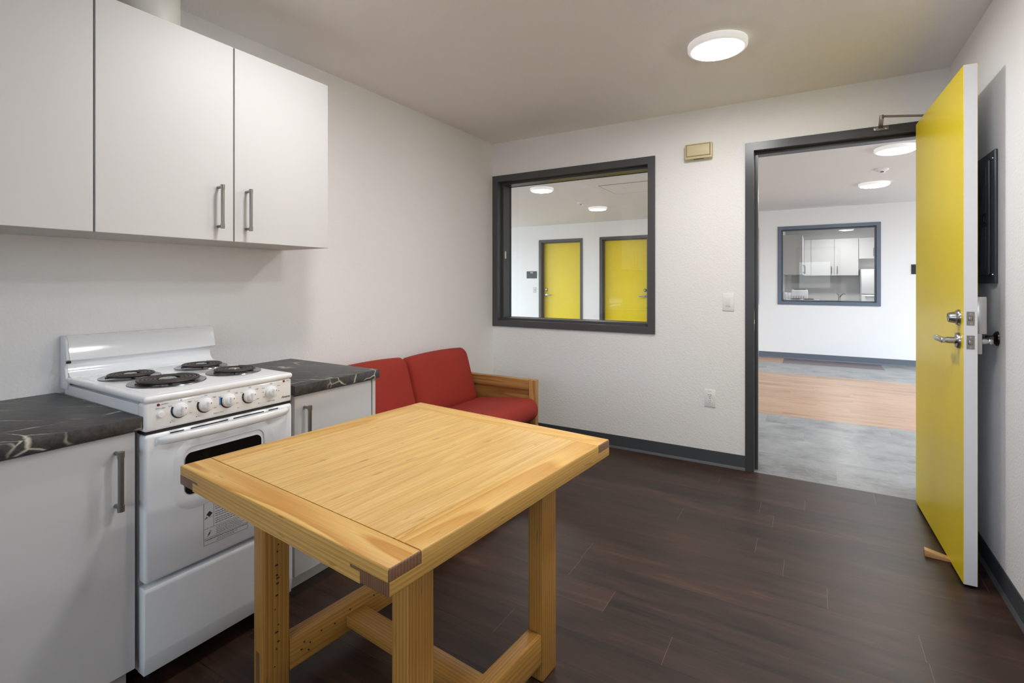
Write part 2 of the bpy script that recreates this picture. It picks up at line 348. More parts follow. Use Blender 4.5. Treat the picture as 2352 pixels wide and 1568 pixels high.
# ------------------------------------------------------------------ shell of the kitchen
b = B(); box(b, -.12, W+.12, YB-.12, D-.002, -.08, 0); struct('floor', b, 'floor', 'dark walnut plank floor of the kitchen', 'floor')
b = B(); panel_holes(b, 0, -.12, 0, YB-.12, D1, 0, H, []); struct('wall_left', b, 'wall', 'pale textured wall behind the stove and sofa', 'wall')
b = B(); panel_holes(b, 0, W, W+.12, YB-.12, D1, 0, H, []); struct('wall_right', b, 'wall', 'pale textured wall behind the open yellow door', 'wall')
wh = (WIN[0]+FW-.012, WIN[1]-FW+.012, WIN[2]+FW-.012, WIN[3]-FW+.012); dh = (DOOR[0]+FW-.012, DOOR[1]-FW+.012, 0, DOOR[3]-FW+.012)
b = B(); panel_holes(b, 1, D, D1, 0, W, 0, H, [wh, dh]); struct('wall_far', b, 'wall', 'pale textured wall around the interior window and doorway', 'wall')
BW = (.95, 2.95, 1.0, 2.05)
b = B(); panel_holes(b, 1, YB-.12, YB, 0, W, 0, H, [BW]); struct('wall_back', b, 'wall', 'plain wall behind the camera with the daylight window', 'wall')
b = B(); box(b, -.12, W+.12, YB-.12, D1-.001, H, H+.08); struct('ceiling', b, 'ceil', 'warm grey textured kitchen ceiling', 'ceiling')
b = B(); fr = [(BW[0], BW[0]+.05, BW[2], BW[3]), (BW[1]-.05, BW[1], BW[2], BW[3]), (BW[0]+.05, BW[1]-.05, BW[2], BW[2]+.05), (BW[0]+.05, BW[1]-.05, BW[3]-.05, BW[3]), (1.32, 1.37, BW[2]+.05, BW[3]-.05)]
for x0, x1, z0, z1 in fr: box(b, x0, x1, YB-.09, YB-.03, z0, z1, .004)
struct('window_4', b, 'plate', 'white framed daylight window behind the camera', 'window')
# cove baseboards with toe
def base_x(name, x0, x1, y, side, label):
    b = B(); s = side
    pr = [(y, 0), (y+s*.014, 0), (y+s*.010, .008), (y+s*.004, .016), (y+s*.003, .094), (y, .096)]
    prism(b, pr, 0, x0, x1); return struct(name, b, 'base', label, 'baseboard', 30)
def base_y(name, y0, y1, x, side, label, m='base'):
    b = B(); s = side
    pr = [(x, 0), (x+s*.014, 0), (x+s*.010, .008), (x+s*.004, .016), (x+s*.003, .094), (x, .096)]
    prism(b, pr, 1, y0, y1); return struct(name, b, m, label, 'baseboard', 30)
base_x('baseboard_far', .0, DOOR[0], D, -1, 'dark grey rubber baseboard under the interior window')
base_y('baseboard_right', YB, D, W, -1, 'dark grey rubber baseboard along the right wall')
base_x('baseboard_back', 0, W, YB, 1, 'dark grey rubber baseboard behind the camera')
base_y('baseboard_left', 1.69, D, 0, 1, 'dark grey rubber baseboard behind the sofa')
# ------------------------------------------------------------------ steel frames (window and door)
def frame_rect(bm, o, y_face, y_other, fw=FW, wall0=None, wall1=None, stop=.019, sdepth=(.055, .105), bottom=True, mi=0):
    """hollow-metal frame: faces on both wall sides, jambs through the wall, raised stop"""
    x0, x1, z0, z1 = o; pr = .012
    ya, yb = min(y_face, y_other), max(y_face, y_other)
    def ring(w0, w1, y0, y1):     # ring between inset w0 and w1
        zb0 = z0+w0 if bottom else 0; zb1 = z0+w1 if bottom else 0
        box(bm, x0+w0, x0+w1, y0, y1, zb0, z1-w0, mi=mi); box(bm, x1-w1, x1-w0, y0, y1, zb0, z1-w0, mi=mi)
        box(bm, x0+w1, x1-w1, y0, y1, z1-w1, z1-w0, mi=mi)
        if bottom: box(bm, x0+w1, x1-w1, y0, y1, z0+w0, z0+w1, mi=mi)
    ring(0, fw, ya-pr, ya-.0005); ring(0, fw, yb+.0005, yb+pr)
    ring(fw-.010, fw, ya-.0005, yb+.0005)
    ring(fw, fw+stop, ya+sdepth[0], ya+sdepth[1])
# kitchen window: glass towards the hall side
def interior_window(name, o, yA, yB, mat, label, glass_y, sd):
    t = thing(name, label, 'window', ((o[0]+o[1])/2, (yA+yB)/2, o[2]), kind='structure')
    off = V(t.location)
    def loc(bm): bmesh.ops.translate(bm, verts=bm.verts, vec=-off); return bm
    b = B(); frame_rect(b, o, yA, yB, sdepth=sd); obj('window_frame', loc(b), mat, t, smooth=0)
    b = B(); i = FW+.004; box(b, o[0]+i, o[1]-i, glass_y-.003, glass_y+.003, o[2]+i, o[3]-i); obj('window_pane', loc(b), 'glass', t, smooth=0)
    # glazing bead
    b = B(); i = FW+.0005; w = .021
    for x0, x1, z0, z1 in ((o[0]+i, o[0]+i+w, o[2]+i, o[3]-i), (o[1]-i-w, o[1]-i, o[2]+i, o[3]-i), (o[0]+i+w, o[1]-i-w, o[2]+i, o[2]+i+w), (o[0]+i+w, o[1]-i-w, o[3]-i-w, o[3]-i)):
        box(b, x0, x1, glass_y+.0035, glass_y+.020, z0, z1, .002, 1)
    obj('glazing_bead', loc(b), mat, t, smooth=0)
    return t
w1 = interior_window('window_1', WIN, D, D1, 'frame', 'charcoal framed interior window looking onto two yellow doors', D+.168, (.055, .164))
b = B(); prism(b, [(p[0], p[1]) for p in rrect(-.012, .012, -.034, .034, .0119)], 0, 0, .0006)
o = obj('frame_label', b, 'plate', w1, loc=(-(WIN[0]+WIN[1])/2+FW+.0191, -(T/2)+.088, .615-.0)); o['label'] = 'small white oval rating sticker'
# door frame of the kitchen (trim)
t = thing('trim_1', 'near black steel door frame around the open doorway', 'door frame', ((DOOR[0]+DOOR[1])/2, D, 0), kind='structure')
b = B(); frame_rect(b, DOOR, D, D1, bottom=False, sdepth=(.052, .10)); bmesh.ops.translate(b, verts=b.verts, vec=-V(t.location)); obj('door_jamb', b, 'doorframe', t, smooth=0)
b = B(); box(b, DOOR[0]+FW+.0003, DOOR[0]+FW+.0018, D+.014, D+.044, .93, 1.055, .0005, 1); box(b, DOOR[0]+FW+.0003, DOOR[0]+FW+.003, D+.008, D+.018, .97, 1.0, .0008, 1, 1)
box(b, DOOR[0]+FW+.0003, DOOR[0]+FW+.0018, D+.014, D+.044, 1.08, 1.17, .0005, 1, 2)
bmesh.ops.translate(b, verts=b.verts, vec=-V(t.location)); obj('strike_plate', b, ['nickel', 'plate', 'black'], t, smooth=0)
# ------------------------------------------------------------------ lever, deadbolt
def lever_set(parent, pos, sx, dirv, name='lever_handle', L_=.115, kind='flat'):
    """rose on a face; sx = outward axis vector, dirv = direction of the lever"""
    sx = V(sx); dirv = V(dirv); up = V((0, 0, 1)); b = B()
    mt = Matrix.Translation(V(pos)) @ sx.to_track_quat('Z', 'Y').to_matrix().to_4x4()
    lathe(b, [(0, 0), (.033, 0), (.033, .006), (.030, .011), (.016, .013), (.0135, .016), (.0135, .040), (0, .040)], mt, 32)
    p0 = V(pos)+sx*.050
    cyl(b, V(pos)+sx*.036, V(pos)+sx*.050, .0115, n=20)
    bas = Matrix((dirv, up, sx)).transposed().to_4x4(); bas.translation = V(pos)+sx*.054
    pf = [(-.0115, -.010), (-.0115, .0100), (-.008, .0115), (L_, .0115), (L_+.002, .0095), (L_-.012, -.0085), (L_-.018, -.0105), (-.008, -.0115)]
    prism(b, pf, 2, -.0075, .0075, bev=.002, mat=bas)
    return obj(name, b, 'steel', parent)
def deadbolt(parent, pos, sx):
    b = B(); mt = Matrix.Translation(V(pos)) @ V(sx).to_track_quat('Z', 'Y').to_matrix().to_4x4()
    lathe(b, [(0, 0), (.034, 0), (.034, .004), (.030, .010), (.024, .013), (.0235, .018), (.020, .034), (.0175, .036), (.016, .0345), (0, .0345)], mt, 32)
    box(b, -.0012, .0012, -.006, .006, .0335, .0350, mat=mt, mi=1)
    return obj('deadbolt', b, ['steel', 'black'], parent)
# ------------------------------------------------------------------ open yellow door (door_1), hinge on the right jamb
hinge = V((2.912, D-.012, .012)); DW, DT, DH = .905, .0445, 2.120
ang = math.radians(90+2.1)
# local frame of the leaf: +X from hinge to latch (closed position looking to -X), thickness towards -Y(room side)
t = thing('door_1', 'yellow slab door standing open against the right wall', 'door', (2.922, D-.055, .012), 0, kind='structure')
hx, hy = 2.874, D-.058      # hinge-side edge of the yellow face
lx, ly = 2.905, 2.712       # latch-side edge of the yellow face
dirv = V((lx-hx, ly-hy, 0)).normalized(); nrm = V((-dirv.y, dirv.x, 0))     # nrm towards +X (hidden face)
if nrm.x < 0: nrm = -nrm
LEN = V((lx-hx, ly-hy, 0)).length
t.location = (hx, hy, .012); t.rotation_euler = (0, 0, math.atan2(dirv.y, dirv.x))
# in local coordinates: X along the leaf, local Y = rotated; hidden face is at local +Y if nrm matches
rot = Matrix.Rotation(-t.rotation_euler.z, 3, 'Z'); sy = 1 if (rot @ nrm).y > 0 else -1
b = B(); y0, y1 = sorted((0, sy*DT)); box(b, 0, LEN, y0, y1, 0, DH, .0012, 1)
for f in b.faces:
    c = f.calc_center_median(); n_ = f.normal
    f.material_index = 1 if abs(n_.x) > .8 or abs(n_.z) > .8 or (abs(n_.y) > .8 and abs(c.y) > DT/2) else 0
obj('door_leaf', b, ['yellow', 'edge'], t, smooth=0)
deadbolt(t, (LEN-.062, 0, 1.085), (0, -sy, 0))
lever_set(t, (LEN-.062, 0, .989), (0, -sy, 0), (-1, 0, 0))
lever_set(t, (LEN-.062, sy*DT, .989), (0, sy, 0), (-1, 0, 0), L_=.1)['label'] = 'steel lever on the hidden face'
b = B(); y0, y1 = sorted((sy*(DT+.0002), sy*(DT+.022)))
prism(b, [(LEN-.062-.034, .938), (LEN-.062+.034, .938), (LEN-.062+.034, 1.02), (LEN-.062+.034, 1.172), (LEN-.062-.034, 1.172)], 1, y0, y1, bev=.005)
prism(b, [(LEN-.062-.036, 1.02), (LEN-.062+.036, 1.02), (LEN-.062+.036, 1.175), (LEN-.062-.036, 1.175)], 1, min(y0, y1) if sy < 0 else y0, (sy*(DT+.036)), bev=.006)
obj('lock_housing', b, 'steel', t)['label'] = 'grey lock housing on the hidden face'
for z0, nm in ((1.085, 0), (.988, 1)):
    b = B(); yc = sy*DT/2
    box(b, LEN+.0002, LEN+.0014, yc-.0125, yc+.0125, z0-.028, z0+.028, .0006, 1)
    box(b, LEN+.0012, LEN+.005 if nm else LEN+.003, yc-.0075, yc+.0065, z0-.010, z0+.010, .0025, 2, 1 if nm else 0)
    for k in (-1, 1): cyl(b, (LEN+.0012, yc, z0+k*.0205), (LEN+.0022, yc, z0+k*.0205), .0035, n=12, mi=2)
    obj('latch_plate', b, ['nickel', 'nickel', 'steel'], t)
for z0 in (.22, 1.06, 1.88):
    b = B(); cyl(b, (-.006, sy*(DT+.006), z0-.05), (-.006, sy*(DT+.006), z0+.05), .007, n=16)
    box(b, -.0015, -.0002, min(sy*.004, sy*(DT-.002)), max(sy*.004, sy*(DT-.002)), z0-.05, z0+.05); obj('hinge', b, 'nickel', t)
# door closer: body on the hidden face, arms over the top edge to the frame head
def Lw(p):   # world -> door local
    return rot @ (V(p)-V(t.location))
b = B(); y0, y1 = sorted((sy*(DT+.0002), sy*(DT+.040))); box(b, .03, .29, y0, y1, 2.035, 2.095, .008, 3)
obj('closer_body', b, 'nickel', t)
cl = tag(obj('door_closer_arm', B(), 'nickel'), 'jointed metal door closer arm bridging frame head and door top', 'door closer')
b = B(); e = V((2.706, 3.475, 2.168)); f0 = V((2.716, D-.020, 2.148))
box(b, 2.682, 2.756, D-.0175, D-.0128, 2.134, 2.156, .002, 1)
for xx in (2.692, 2.744): lathe(b, [(0, 0), (.010, 0), (.009, .003), (0, .004)], Matrix.Translation((xx, D-.0177, 2.145)) @ V((0, -1, 0)).to_track_quat('Z', 'Y').to_matrix().to_4x4(), 16)
cyl(b, f0, f0+V((0, -.006, 0)), .008, n=14)
dd = (e-f0).normalized()
mt = Matrix.Translation((f0+e)/2) @ dd.to_track_quat('Y', 'Z').to_matrix().to_4x4(); box(b, -.011, .011, -(e-f0).length/2, (e-f0).length/2, -.003, .003, .001, 1, mat=mt)
cyl(b, e-V((0, 0, .014)), e+V((0, 0, .010)), .010, n=16)
e2 = V((2.945, 3.545, 2.158)); e1 = e+V((0, 0, .003)); dd = (e2-e1).normalized()
mt = Matrix.Translation((e1+e2)/2) @ dd.to_track_quat('Y', 'Z').to_matrix().to_4x4(); box(b, -.008, .008, -(e1-e2).length/2, (e1-e2).length/2, -.0045, .0045, .001, 1, mat=mt)
cyl(b, (e2.x, e2.y, 2.108), (e2.x, e2.y, 2.168), .009, n=14)
bmesh.ops.translate(b, verts=b.verts, vec=-f0); b.to_mesh(cl.data); b.free(); cl.location = f0
# wall stop
b = B(); lathe(b, [(0, 0), (.031, 0), (.030, .005), (.020, .012), (.013, .014), (.0125, .034), (.010, .038), (0, .038)], V((-1, 0, 0)).to_track_quat('Z', 'Y').to_matrix().to_4x4(), 32)
tag(obj('wall_door_stop', b, plain('dark_bronze', rgb(70, 66, 62), .3, .9), loc=(W-.0005, 2.812, 1.012)), 'dark round wall bumper behind the yellow door', 'door stop')
# wooden wedge
b = B(); prism(b, [(-.055, 0), (.075, 0), (.075, .005), (-.055, .031)], 1, -.017, .017, bev=.0015)
tag(obj('door_wedge', b, 'wedge', loc=(2.868, 2.937, .0005), rot=(0, 0, math.radians(-4))), 'small wooden wedge jammed under the open yellow door', 'door wedge')
# electrical panel on right wall
t = thing('electrical_panel', 'dark grey breaker panel cover on the right wall', 'electrical panel', (W, 3.0, 1.24))
b = B(); box(b, -.012, -.0005, -.195, .195, 0, .556, .004, 2); obj('cover', b, 'panelgrey', t)
b = B(); box(b, -.022, -.0125, -.150, .150, .036, .520, .006, 2)
for k in range(4):
    for z0, z1 in ((.30, .49), (.06, .24)): box(b, -.025, -.0215, -.128+k*.020, -.118+k*.020, z0, z1, .002, 2)
obj('panel_door', b, 'panelgrey', t)
b = B(); box(b, -.0255, -.0215, -.128, -.098, .255, .300, .003, 2); box(b, -.030, -.025, -.120, -.106, .262, .290, .002, 1); obj('latch', b, 'black', t)
for yy, zz in ((-.175, .02+.50), (-.175, .036), (.175, .52), (.175, .036)):
    b = B(); lathe(b, [(0, 0), (.006, 0), (.005, .003), (0, .004)], Matrix.Translation((-.0122, yy, zz)) @ V((-1, 0, 0)).to_track_quat('Z', 'Y').to_matrix().to_4x4(), 12); obj('screw', b, 'steel', t)
# ------------------------------------------------------------------ wall devices on the far wall
t = thing('wall_chime', 'beige rectangular chime box high between window and door', 'door chime', (1.7025, D, 2.148))
b = B(); box(b, -.088, .088, -.046, -.0006, -.054, .050, .004, 2); obj('housing', b, 'beige', t)
b = B(); box(b, -.080, .080, -.0465, -.0462, -.040, .044); box(b, -.074, .074, -.0505, -.0466, -.035, .039, .003, 2, 1); obj('front_cover', b, ['beige_d', 'beige'], t)
b = B()
for k in range(12): box(b, -.033+k*.0056, -.0302+k*.0056, -.040, -.014, -.0552, -.0538)
obj('grille', b, 'slot', t)
t = thing('light_switch', 'white rocker light switch beside the doorway', 'light switch', (1.887, D, 1.112))
b = B(); box(b, -.036, .036, -.006, -.0005, -.059, .059, .003, 2); obj('switch_plate', b, 'plate', t)
b = B(); box(b, -.0165, .0165, -.0085, -.0058, -.033, .033, .0015, 1); prism(b, [(-.0085, -.030), (-.0085, .030), (-.0125, -.022)], 0, -.0135, .0135); obj('rocker', b, 'knob', t)
def outlet(loc):
    t = thing('wall_outlet', 'white duplex outlet low on the wall left of the doorway', 'outlet', loc)
    b = B(); box(b, -.036, .036, -.006, -.0005, -.059, .059, .003, 2)
    obj('outlet_plate', b, 'plate', t)
    for s in (-1, 1):
        b = B(); z = s*.0195
        prism(b, [(p[0], p[1]+z) for p in rrect(-.0165, .0165, -.0135, .0135, .011)], 1, -.0078, -.0058)
        for xx in (-.0065, .0065): box(b, xx-.0012, xx+.0012, -.0081, -.0076, z, z+.008, mi=1)
        cyl(b, (0, -.0076, z-.007), (0, -.0081, z-.007), .0024, n=10, mi=1)
        obj('receptacle', b, ['knob', 'slot'], t)
    b = B(); cyl(b, (0, -.0058, 0), (0, -.0075, 0), .003, n=12); obj('screw', b, 'steel', t)
    b = B(); text_bm(b, '#1 12', .007, face_my(0, -.0064, .0475)); obj('lettering', b, 'print', t, smooth=0)
outlet((1.7715, D, .452))
# ------------------------------------------------------------------ ceiling lamps
def ceiling_lamp(name, loc, label, group, lens='lamp', r=.140):
    t = thing(name, label, 'ceiling lamp', loc, group=group)
    b = B(); lathe(b, [(0, -.0005), (r, -.0005), (r, -.024), (r-.004, -.030), (r-.010, -.033), (r-.016, -.033), (r-.016, -.028)], None, 64); obj('lamp_rim', b, 'fixture_lit', t)
    b = B(); lathe(b, [(r-.0165, -.0325), (r-.0225, -.0365)], None, 96, 1); lathe(b, [(r-.0225, -.0365), (r-.03, -.0392), (r-.05, -.0405), (0, -.0415)], None, 96); obj('diffuser', b, [lens, 'lamp_edge'], t)
    return t
GK = 'round ceiling lamps of the kitchen'
ceiling_lamp('ceiling_lamp', (1.966, 2.692, H), 'glowing round flush lamp on the kitchen ceiling before the doorway', GK)
ceiling_lamp('ceiling_lamp', (1.000, 1.320, H), 'round flush lamp on the kitchen ceiling above the wooden table', GK, 'lamp_mid')
ceiling_lamp('ceiling_lamp', (2.480, 1.640, H), 'round flush lamp on the kitchen ceiling nearest the right wall', GK)
# ------------------------------------------------------------------ upper cabinets
def bar_handle(parent, x, y, z0, z1, face=1, name='handle', r=.0075, off=.034):
    """vertical bar handle standing off a face that looks to +X (face=1) ; coordinates local"""
    b = B(); xb = x+off
    cyl(b, (xb, y, z0), (xb, y, z1), r*.86, n=18)
    for a, c in ((z0, z0+.017), (z1-.017, z1)): cyl(b, (xb, y, a), (xb, y, c), r, n=18)
    for z in (z0+.009, z1-.009): cyl(b, (x+.0002, y, z), (xb, y, z), .0055, n=14)
    return obj(name, b, 'nickel', parent)
def bar_handle_y(parent, x, y, z0, z1, r=.006, off=.03):      # face looks to -Y
    b = B(); yb = y-off; cyl(b, (x, yb, z0), (x, yb, z1), r, n=12)
    for z in (z0+.009, z1-.009): cyl(b, (x, y-.0002, z), (x, yb, z), .005, n=10)
    return obj('handle', b, 'nickel', parent)
ZU0, ZU1, XU = 1.410, 2.199, .356
def upper_cabinet(y0, y1, doors, label):
    t = thing('upper_cabinet', label, 'cabinet', (0, y0, ZU0), group='white wall cabinets above the stove')
    b = B(); box(b, .001, XU-.0205, .0008, y1-y0-.0008, 0, ZU1-ZU0-.001, .0008, 1); obj('body', b, 'carcase', t, smooth=0)
    for a, c, hy_ in doors:
        b = B(); box(b, 0, .019, 0, c-a, 0, ZU1-ZU0, .001, 1); d = obj('cabinet_door', b, 'white_lam', t, loc=(XU-.0195, a-y0, 0), smooth=0)
        bar_handle(d, .019, hy_-a, .046, .218)
upper_cabinet(.702, 1.640, [(.7165, 1.1745, 1.113), (1.1805, 1.640, 1.229)], 'white two door wall cabinet hanging above the stove')
upper_cabinet(-.212, .7015, [(-.205, .2515, .19), (.2575, .7105, .32)], 'white wall cabinet left of the stove cabinet, cut by the photo edge')
# vent duct on top of cabinet
b = B(); n = 48
lathe(b, [(.100, .004), (.100, H-ZU1-.002), (.096, H-ZU1-.002), (.096, .004), (.100, .004)], None, 64)
tag(obj('vent_duct', b, plain('duct_white', rgb(214, 214, 208), .5), loc=(.19, .945, ZU1)), 'round white vent duct rising from the cabinet to the ceiling', 'duct')
# ------------------------------------------------------------------ base cabinets and counters
ZC = .841; XD = .632
def base_cabinet(y0, y1, doors, label, panel=False):
    t = thing('base_cabinet', label, 'cabinet', (0, y0, 0), group='white base cabinets beside the stove')
    n = y1-y0
    b = B(); box(b, .001, XD-.0205, .001, n-.001, .085, ZC-.039, .0008, 1); box(b, .001, .560, .001, n-.001, .0005, .0845); obj('body', b, 'carcase', t, smooth=0)
    if panel:
        b = B(); box(b, .001, XD, n+.0, n+.018, .0005, ZC-.039, .0008, 1); obj('end_panel', b, 'white_lam', t, smooth=0)
    for a, c, hy_ in doors:
        b = B(); box(b, 0, .019, 0, c-a, 0, ZC-.046-.085, .001, 1); d = obj('cabinet_door', b, 'white_lam', t, loc=(XD-.0195, a-y0, .085), smooth=0)
        bar_handle(d, .019, hy_-a, .583-.085, .755-.085, r=.009)
base_cabinet(-.20, .722, [(-.197, .257, .19), (.260, .716, .667)], 'white base cabinet left of the stove')
base_cabinet(1.246, 1.665, [(1.258, 1.658, 1.302)], 'white base cabinet between stove and red sofa', panel=True)
for y0, y1, lb in ((-.20, .7265, 'dark marbled countertop left of the stove'), (1.2445, 1.690, 'dark marbled countertop between stove and sofa')):
    b = B(); box(b, 0, .651, 0, y1-y0, -.0375, 0, .0025, 2, only=lambda e: min(v.co.x for v in e.verts) > .5 or abs(e.verts[0].co.z) < 1e-6)
    tag(obj('countertop', b, 'marble', loc=(.001, y0, ZC)), lb, 'countertop', 'dark marbled countertops')
# ------------------------------------------------------------------ electric range
RY0, RY1, RX = .735, 1.232, .655
RYF = .728; RROT = math.radians(-.6)      # the stove stands slightly turned
RW = RY1-RY0
rg = thing('electric_range', 'white electric coil stove between the dark countertops', 'stove', (.002, RY0, 0), RROT)
b = B(); box(b, .03, RX-.05, .004, RW-.004, .055, .872, .004, 2); obj('body', b, 'enamel_grey', rg)
for xx in (.07, .57):
    for yy in (.05, RW-.05):
        b = B(); cyl(b, (xx, yy, .0005), (xx, yy, .056), .016, n=14); obj('foot', b, 'black', rg)
# cooktop with raised rim
b = B(); box(b, .040, RX+.006, 0, RW, .8785, .899, .009, 4); obj('cooktop', b, 'enamel', rg)
b = B()
pts = rrect(.085, RX-.022, .026, RW-.026, .03, 8)
tube(b, [(p[0], p[1], .8982) for p in pts], .0016, 6, closed=True); obj('cooktop_rim', b, 'enamel', rg)
# backguard: side profile in (x,z)
prof = [(.004, .8785), (.078, .8785), (.078, .9005), (.062, .903), (.050, .910), (.042, .922), (.038, .945), (.037, .957), (.004, .957)]
b = B(); prism(b, prof, 1, .010, RW+.016); obj('backguard', b, 'enamel', rg, smooth=50)
prof = [(.008, .9575), (.058, .9575), (.062, .962), (.060, .970), (.055, .985), (.043, 1.030), (.037, 1.040), (.029, 1.046), (.014, 1.048), (.008, 1.046)]
b = B(); prism(b, prof, 1, .010, RW+.028); obj('backguard_hood', b, 'enamel', rg, smooth=50)
b = B(); prism(b, [(.004, .856), (.064, .856), (.070, .876), (.052, .900), (.043, .925), (.040, .957), (.062, .962), (.054, .990), (.043, 1.034), (.034, 1.044), (.004, 1.049)], 1, .000, .0095, bev=.002)
obj('backguard_end_cap', b, 'enamel_grey', rg, smooth=40)
b = B(); box(b, .060, .066, -.0008, .012, .950, .9585); obj('backguard_clip', b, 'black', rg)
# burners
def burner(x, y, r, turns):
    bp = B(); zt = .9000
    lathe(bp, [(r+.018, .0002), (r+.017, .0025), (r+.012, .0028), (r+.004, .0006), (r*.5, -.0005), (.0, -.0005)], Matrix.Translation((x, y, zt)), 48)
    p = obj('burner', B(), 'coil', rg)
    b = B(); pts = []
    r0 = r*.34
    for i in range(turns*40+1):
        a = i/40*2*PI; rr = r0+(r-r0-.004)*i/(turns*40); pts.append((x+rr*math.cos(a+2.4), y+rr*math.sin(a+2.4), zt+.0100))
    tube(b, pts, min(.0062, (r-r0)/turns*.43), 8)
    bmesh.ops.scale(b, verts=b.verts, vec=(1, 1, .7), space=Matrix.Translation((0, 0, -(zt+.0100))))
    for k in range(3):
        a = k*2*PI/3+.5; box(b, r*.2, r*1.0, -.0015, .0015, zt+.002, zt+.0085, mat=Matrix.Translation((x, y, 0)) @ Matrix.Rotation(a, 4, 'Z'))
    b.to_mesh(p.data); b.free()
    p.data.polygons.foreach_set('use_smooth', [True]*len(p.data.polygons))
    d = obj('drip_pan', bp, 'pan', p)
    b = B(); lathe(b, [(r*.28, -.002), (r*.28, 0), (r*.24, .003), (r*.07, .0035), (r*.06, .001), (0, .001)], Matrix.Translation((x, y, zt+.0100)), 24); obj('medallion', b, 'steel', p)
for bx_, by_, br_, bt_ in ((.452, .888, .098, 5), (.458, 1.118, .076, 4), (.236, .863, .076, 4), (.228, 1.116, .076, 4)):
    p_ = Matrix.Rotation(-RROT, 3, 'Z') @ V((bx_-.002, by_-RY0, 0)); burner(p_.x, p_.y, br_, bt_)
# control panel
b = B(); box(b, RX-.048, RX, .001, RW-.001, .790, .878, .010, 4); obj('control_panel', b, 'enamel', rg)
ky = [.829, .906, .981, 1.056, 1.137]; ZK = .841
for i, y in enumerate(ky):
    y -= RYF; p = B(); mt = Matrix.Translation((RX+.0004, y, ZK)) @ V((1, 0, 0)).to_track_quat('Z', 'Y').to_matrix().to_4x4()
    lathe(p, [(0, 0), (.0225, 0), (.0225, .004), (.0205, .008), (.0150, .010), (.0140, .012), (.0120, .022), (0, .022)], mt, 32)
    k = obj('knob', p, 'knob', rg)
    g = B(); box(g, RX+.010, RX+.031, y-.0060, y+.0060, ZK-.0135, ZK+.0135, .003, 3)
    box(g, RX+.0305, RX+.0318, y+.0015, y+.0030, ZK+.006, ZK+.011, mi=1)
    obj('knob_grip', g, ['knob', 'red'], k)
# printed markings
xp = RX+.0006
def word(t, size, mt, sh, light):
    w_ = B(); text_bm(w_, t, size, mt, shear=sh); return obj('lettering', w_, 'printl' if light else 'print', rg, smooth=0)
b = B()
for i, y in enumerate(ky):
    y -= RYF
    if i < 4:
        dm = B(); nseg = 26; a0, a1 = math.radians(150), math.radians(300)
        for k in range(nseg):
            a, c = a0+(a1-a0)*k/nseg, a0+(a1-a0)*(k+1)/nseg; f = 1-k/nseg
            ri, ro = .0228, .0235+.0048*f**.5
            am = (a+c)/2
            mtx = Matrix.Translation((xp, y+math.cos(am)*(ri+ro)/2, ZK+math.sin(am)*(ri+ro)/2)) @ Matrix.Rotation(am, 4, 'X')
            box(dm, -.0002, .0002, -(ro-ri)/2, (ro-ri)/2, -.0017, .0017, mat=mtx)
        obj('dial_mark', dm, 'print', rg, smooth=0)
        word('Off', .0068, face_x(xp, y, ZK+.0300), 0., 1)
        word('Low', .0060, face_x(xp, y-.0285, ZK+.0175), 0., 1); word('High', .0060, face_x(xp, y+.0275, ZK+.0200), 0., 1); word('Med', .0048, face_x(xp, y+.031, ZK-.016), 0., 1)
        sb = B(); yo = y-.029 if i < 2 else y+.033
        cyl(sb, (xp-.0002, yo, ZK-.033), (xp+.0002, yo, ZK-.033), .0014, n=10)
        for q in range(3 if i < 2 else 1):
            tube(sb, [(xp, yo+.005+(q % 2)*.005+.0014*math.cos(u), ZK-.033+(q//2)*.005+.0014*math.sin(u)) for u in [j*PI/4 for j in range(8)]], .0003, 4, closed=True, mi=1)
        obj('burner_symbol', sb, ['print', 'printl'], rg, smooth=0)
    else:
        word('Off', .0068, face_x(xp, y, ZK+.0300), 0., 1); word('Broil', .0048, face_x(xp, y-.030, ZK+.018), 0., 1); word('Warm', .0048, face_x(xp, y+.031, ZK+.018), 0., 1)
        word('450', .0045, face_x(xp, y-.031, ZK+.004), 0., 1); word('350', .0045, face_x(xp, y-.027, ZK-.014), 0., 1); word('200', .0045, face_x(xp, y+.031, ZK-.002), 0., 1)
        word('Oven Temp', .0062, face_x(xp, y, ZK-.033), 0., 1)
word('Surface', .0062, face_x(xp, .785-RYF, .869), 0., 1); word('Oven Light', .0062, face_x(xp, .772-RYF, .8575), 0., 1)
word('Push to Turn', .0062, face_x(xp, .948-RYF, .806), 0., 1); word('Oven', .0055, face_x(xp, 1.206-RYF, .871), 0., 1)
word('Amana', .0125, face_x(xp, 1.196-RYF, .812), .45, 0)
b.free()
b = B(); box(b, xp-.0002, xp+.0003, .9505-RYF, .9545-RYF, .830, .857); obj('tape_strip', b, 'blue', rg, smooth=0)['label'] = 'small blue tape strip'
for y, z in ((.767, .8685), (1.189, .871)):
    b = B(); lathe(b, [(0, 0), (.0042, 0), (.0036, .002), (0, .003)], Matrix.Translation((RX+.0003, y-RYF, z)) @ V((1, 0, 0)).to_track_quat('Z', 'Y').to_matrix().to_4x4(), 16); obj('indicator_light', b, 'red', rg)
b = B(); lathe(b, [(0, 0), (.0115, 0), (.0115, .0025), (.0085, .003), (.0080, .007), (0, .0075)], Matrix.Translation((RX+.0003, .773-RYF, .838)) @ V((1, 0, 0)).to_track_quat('Z', 'Y').to_matrix().to_4x4(), 24); obj('light_button', b, 'knob', rg)
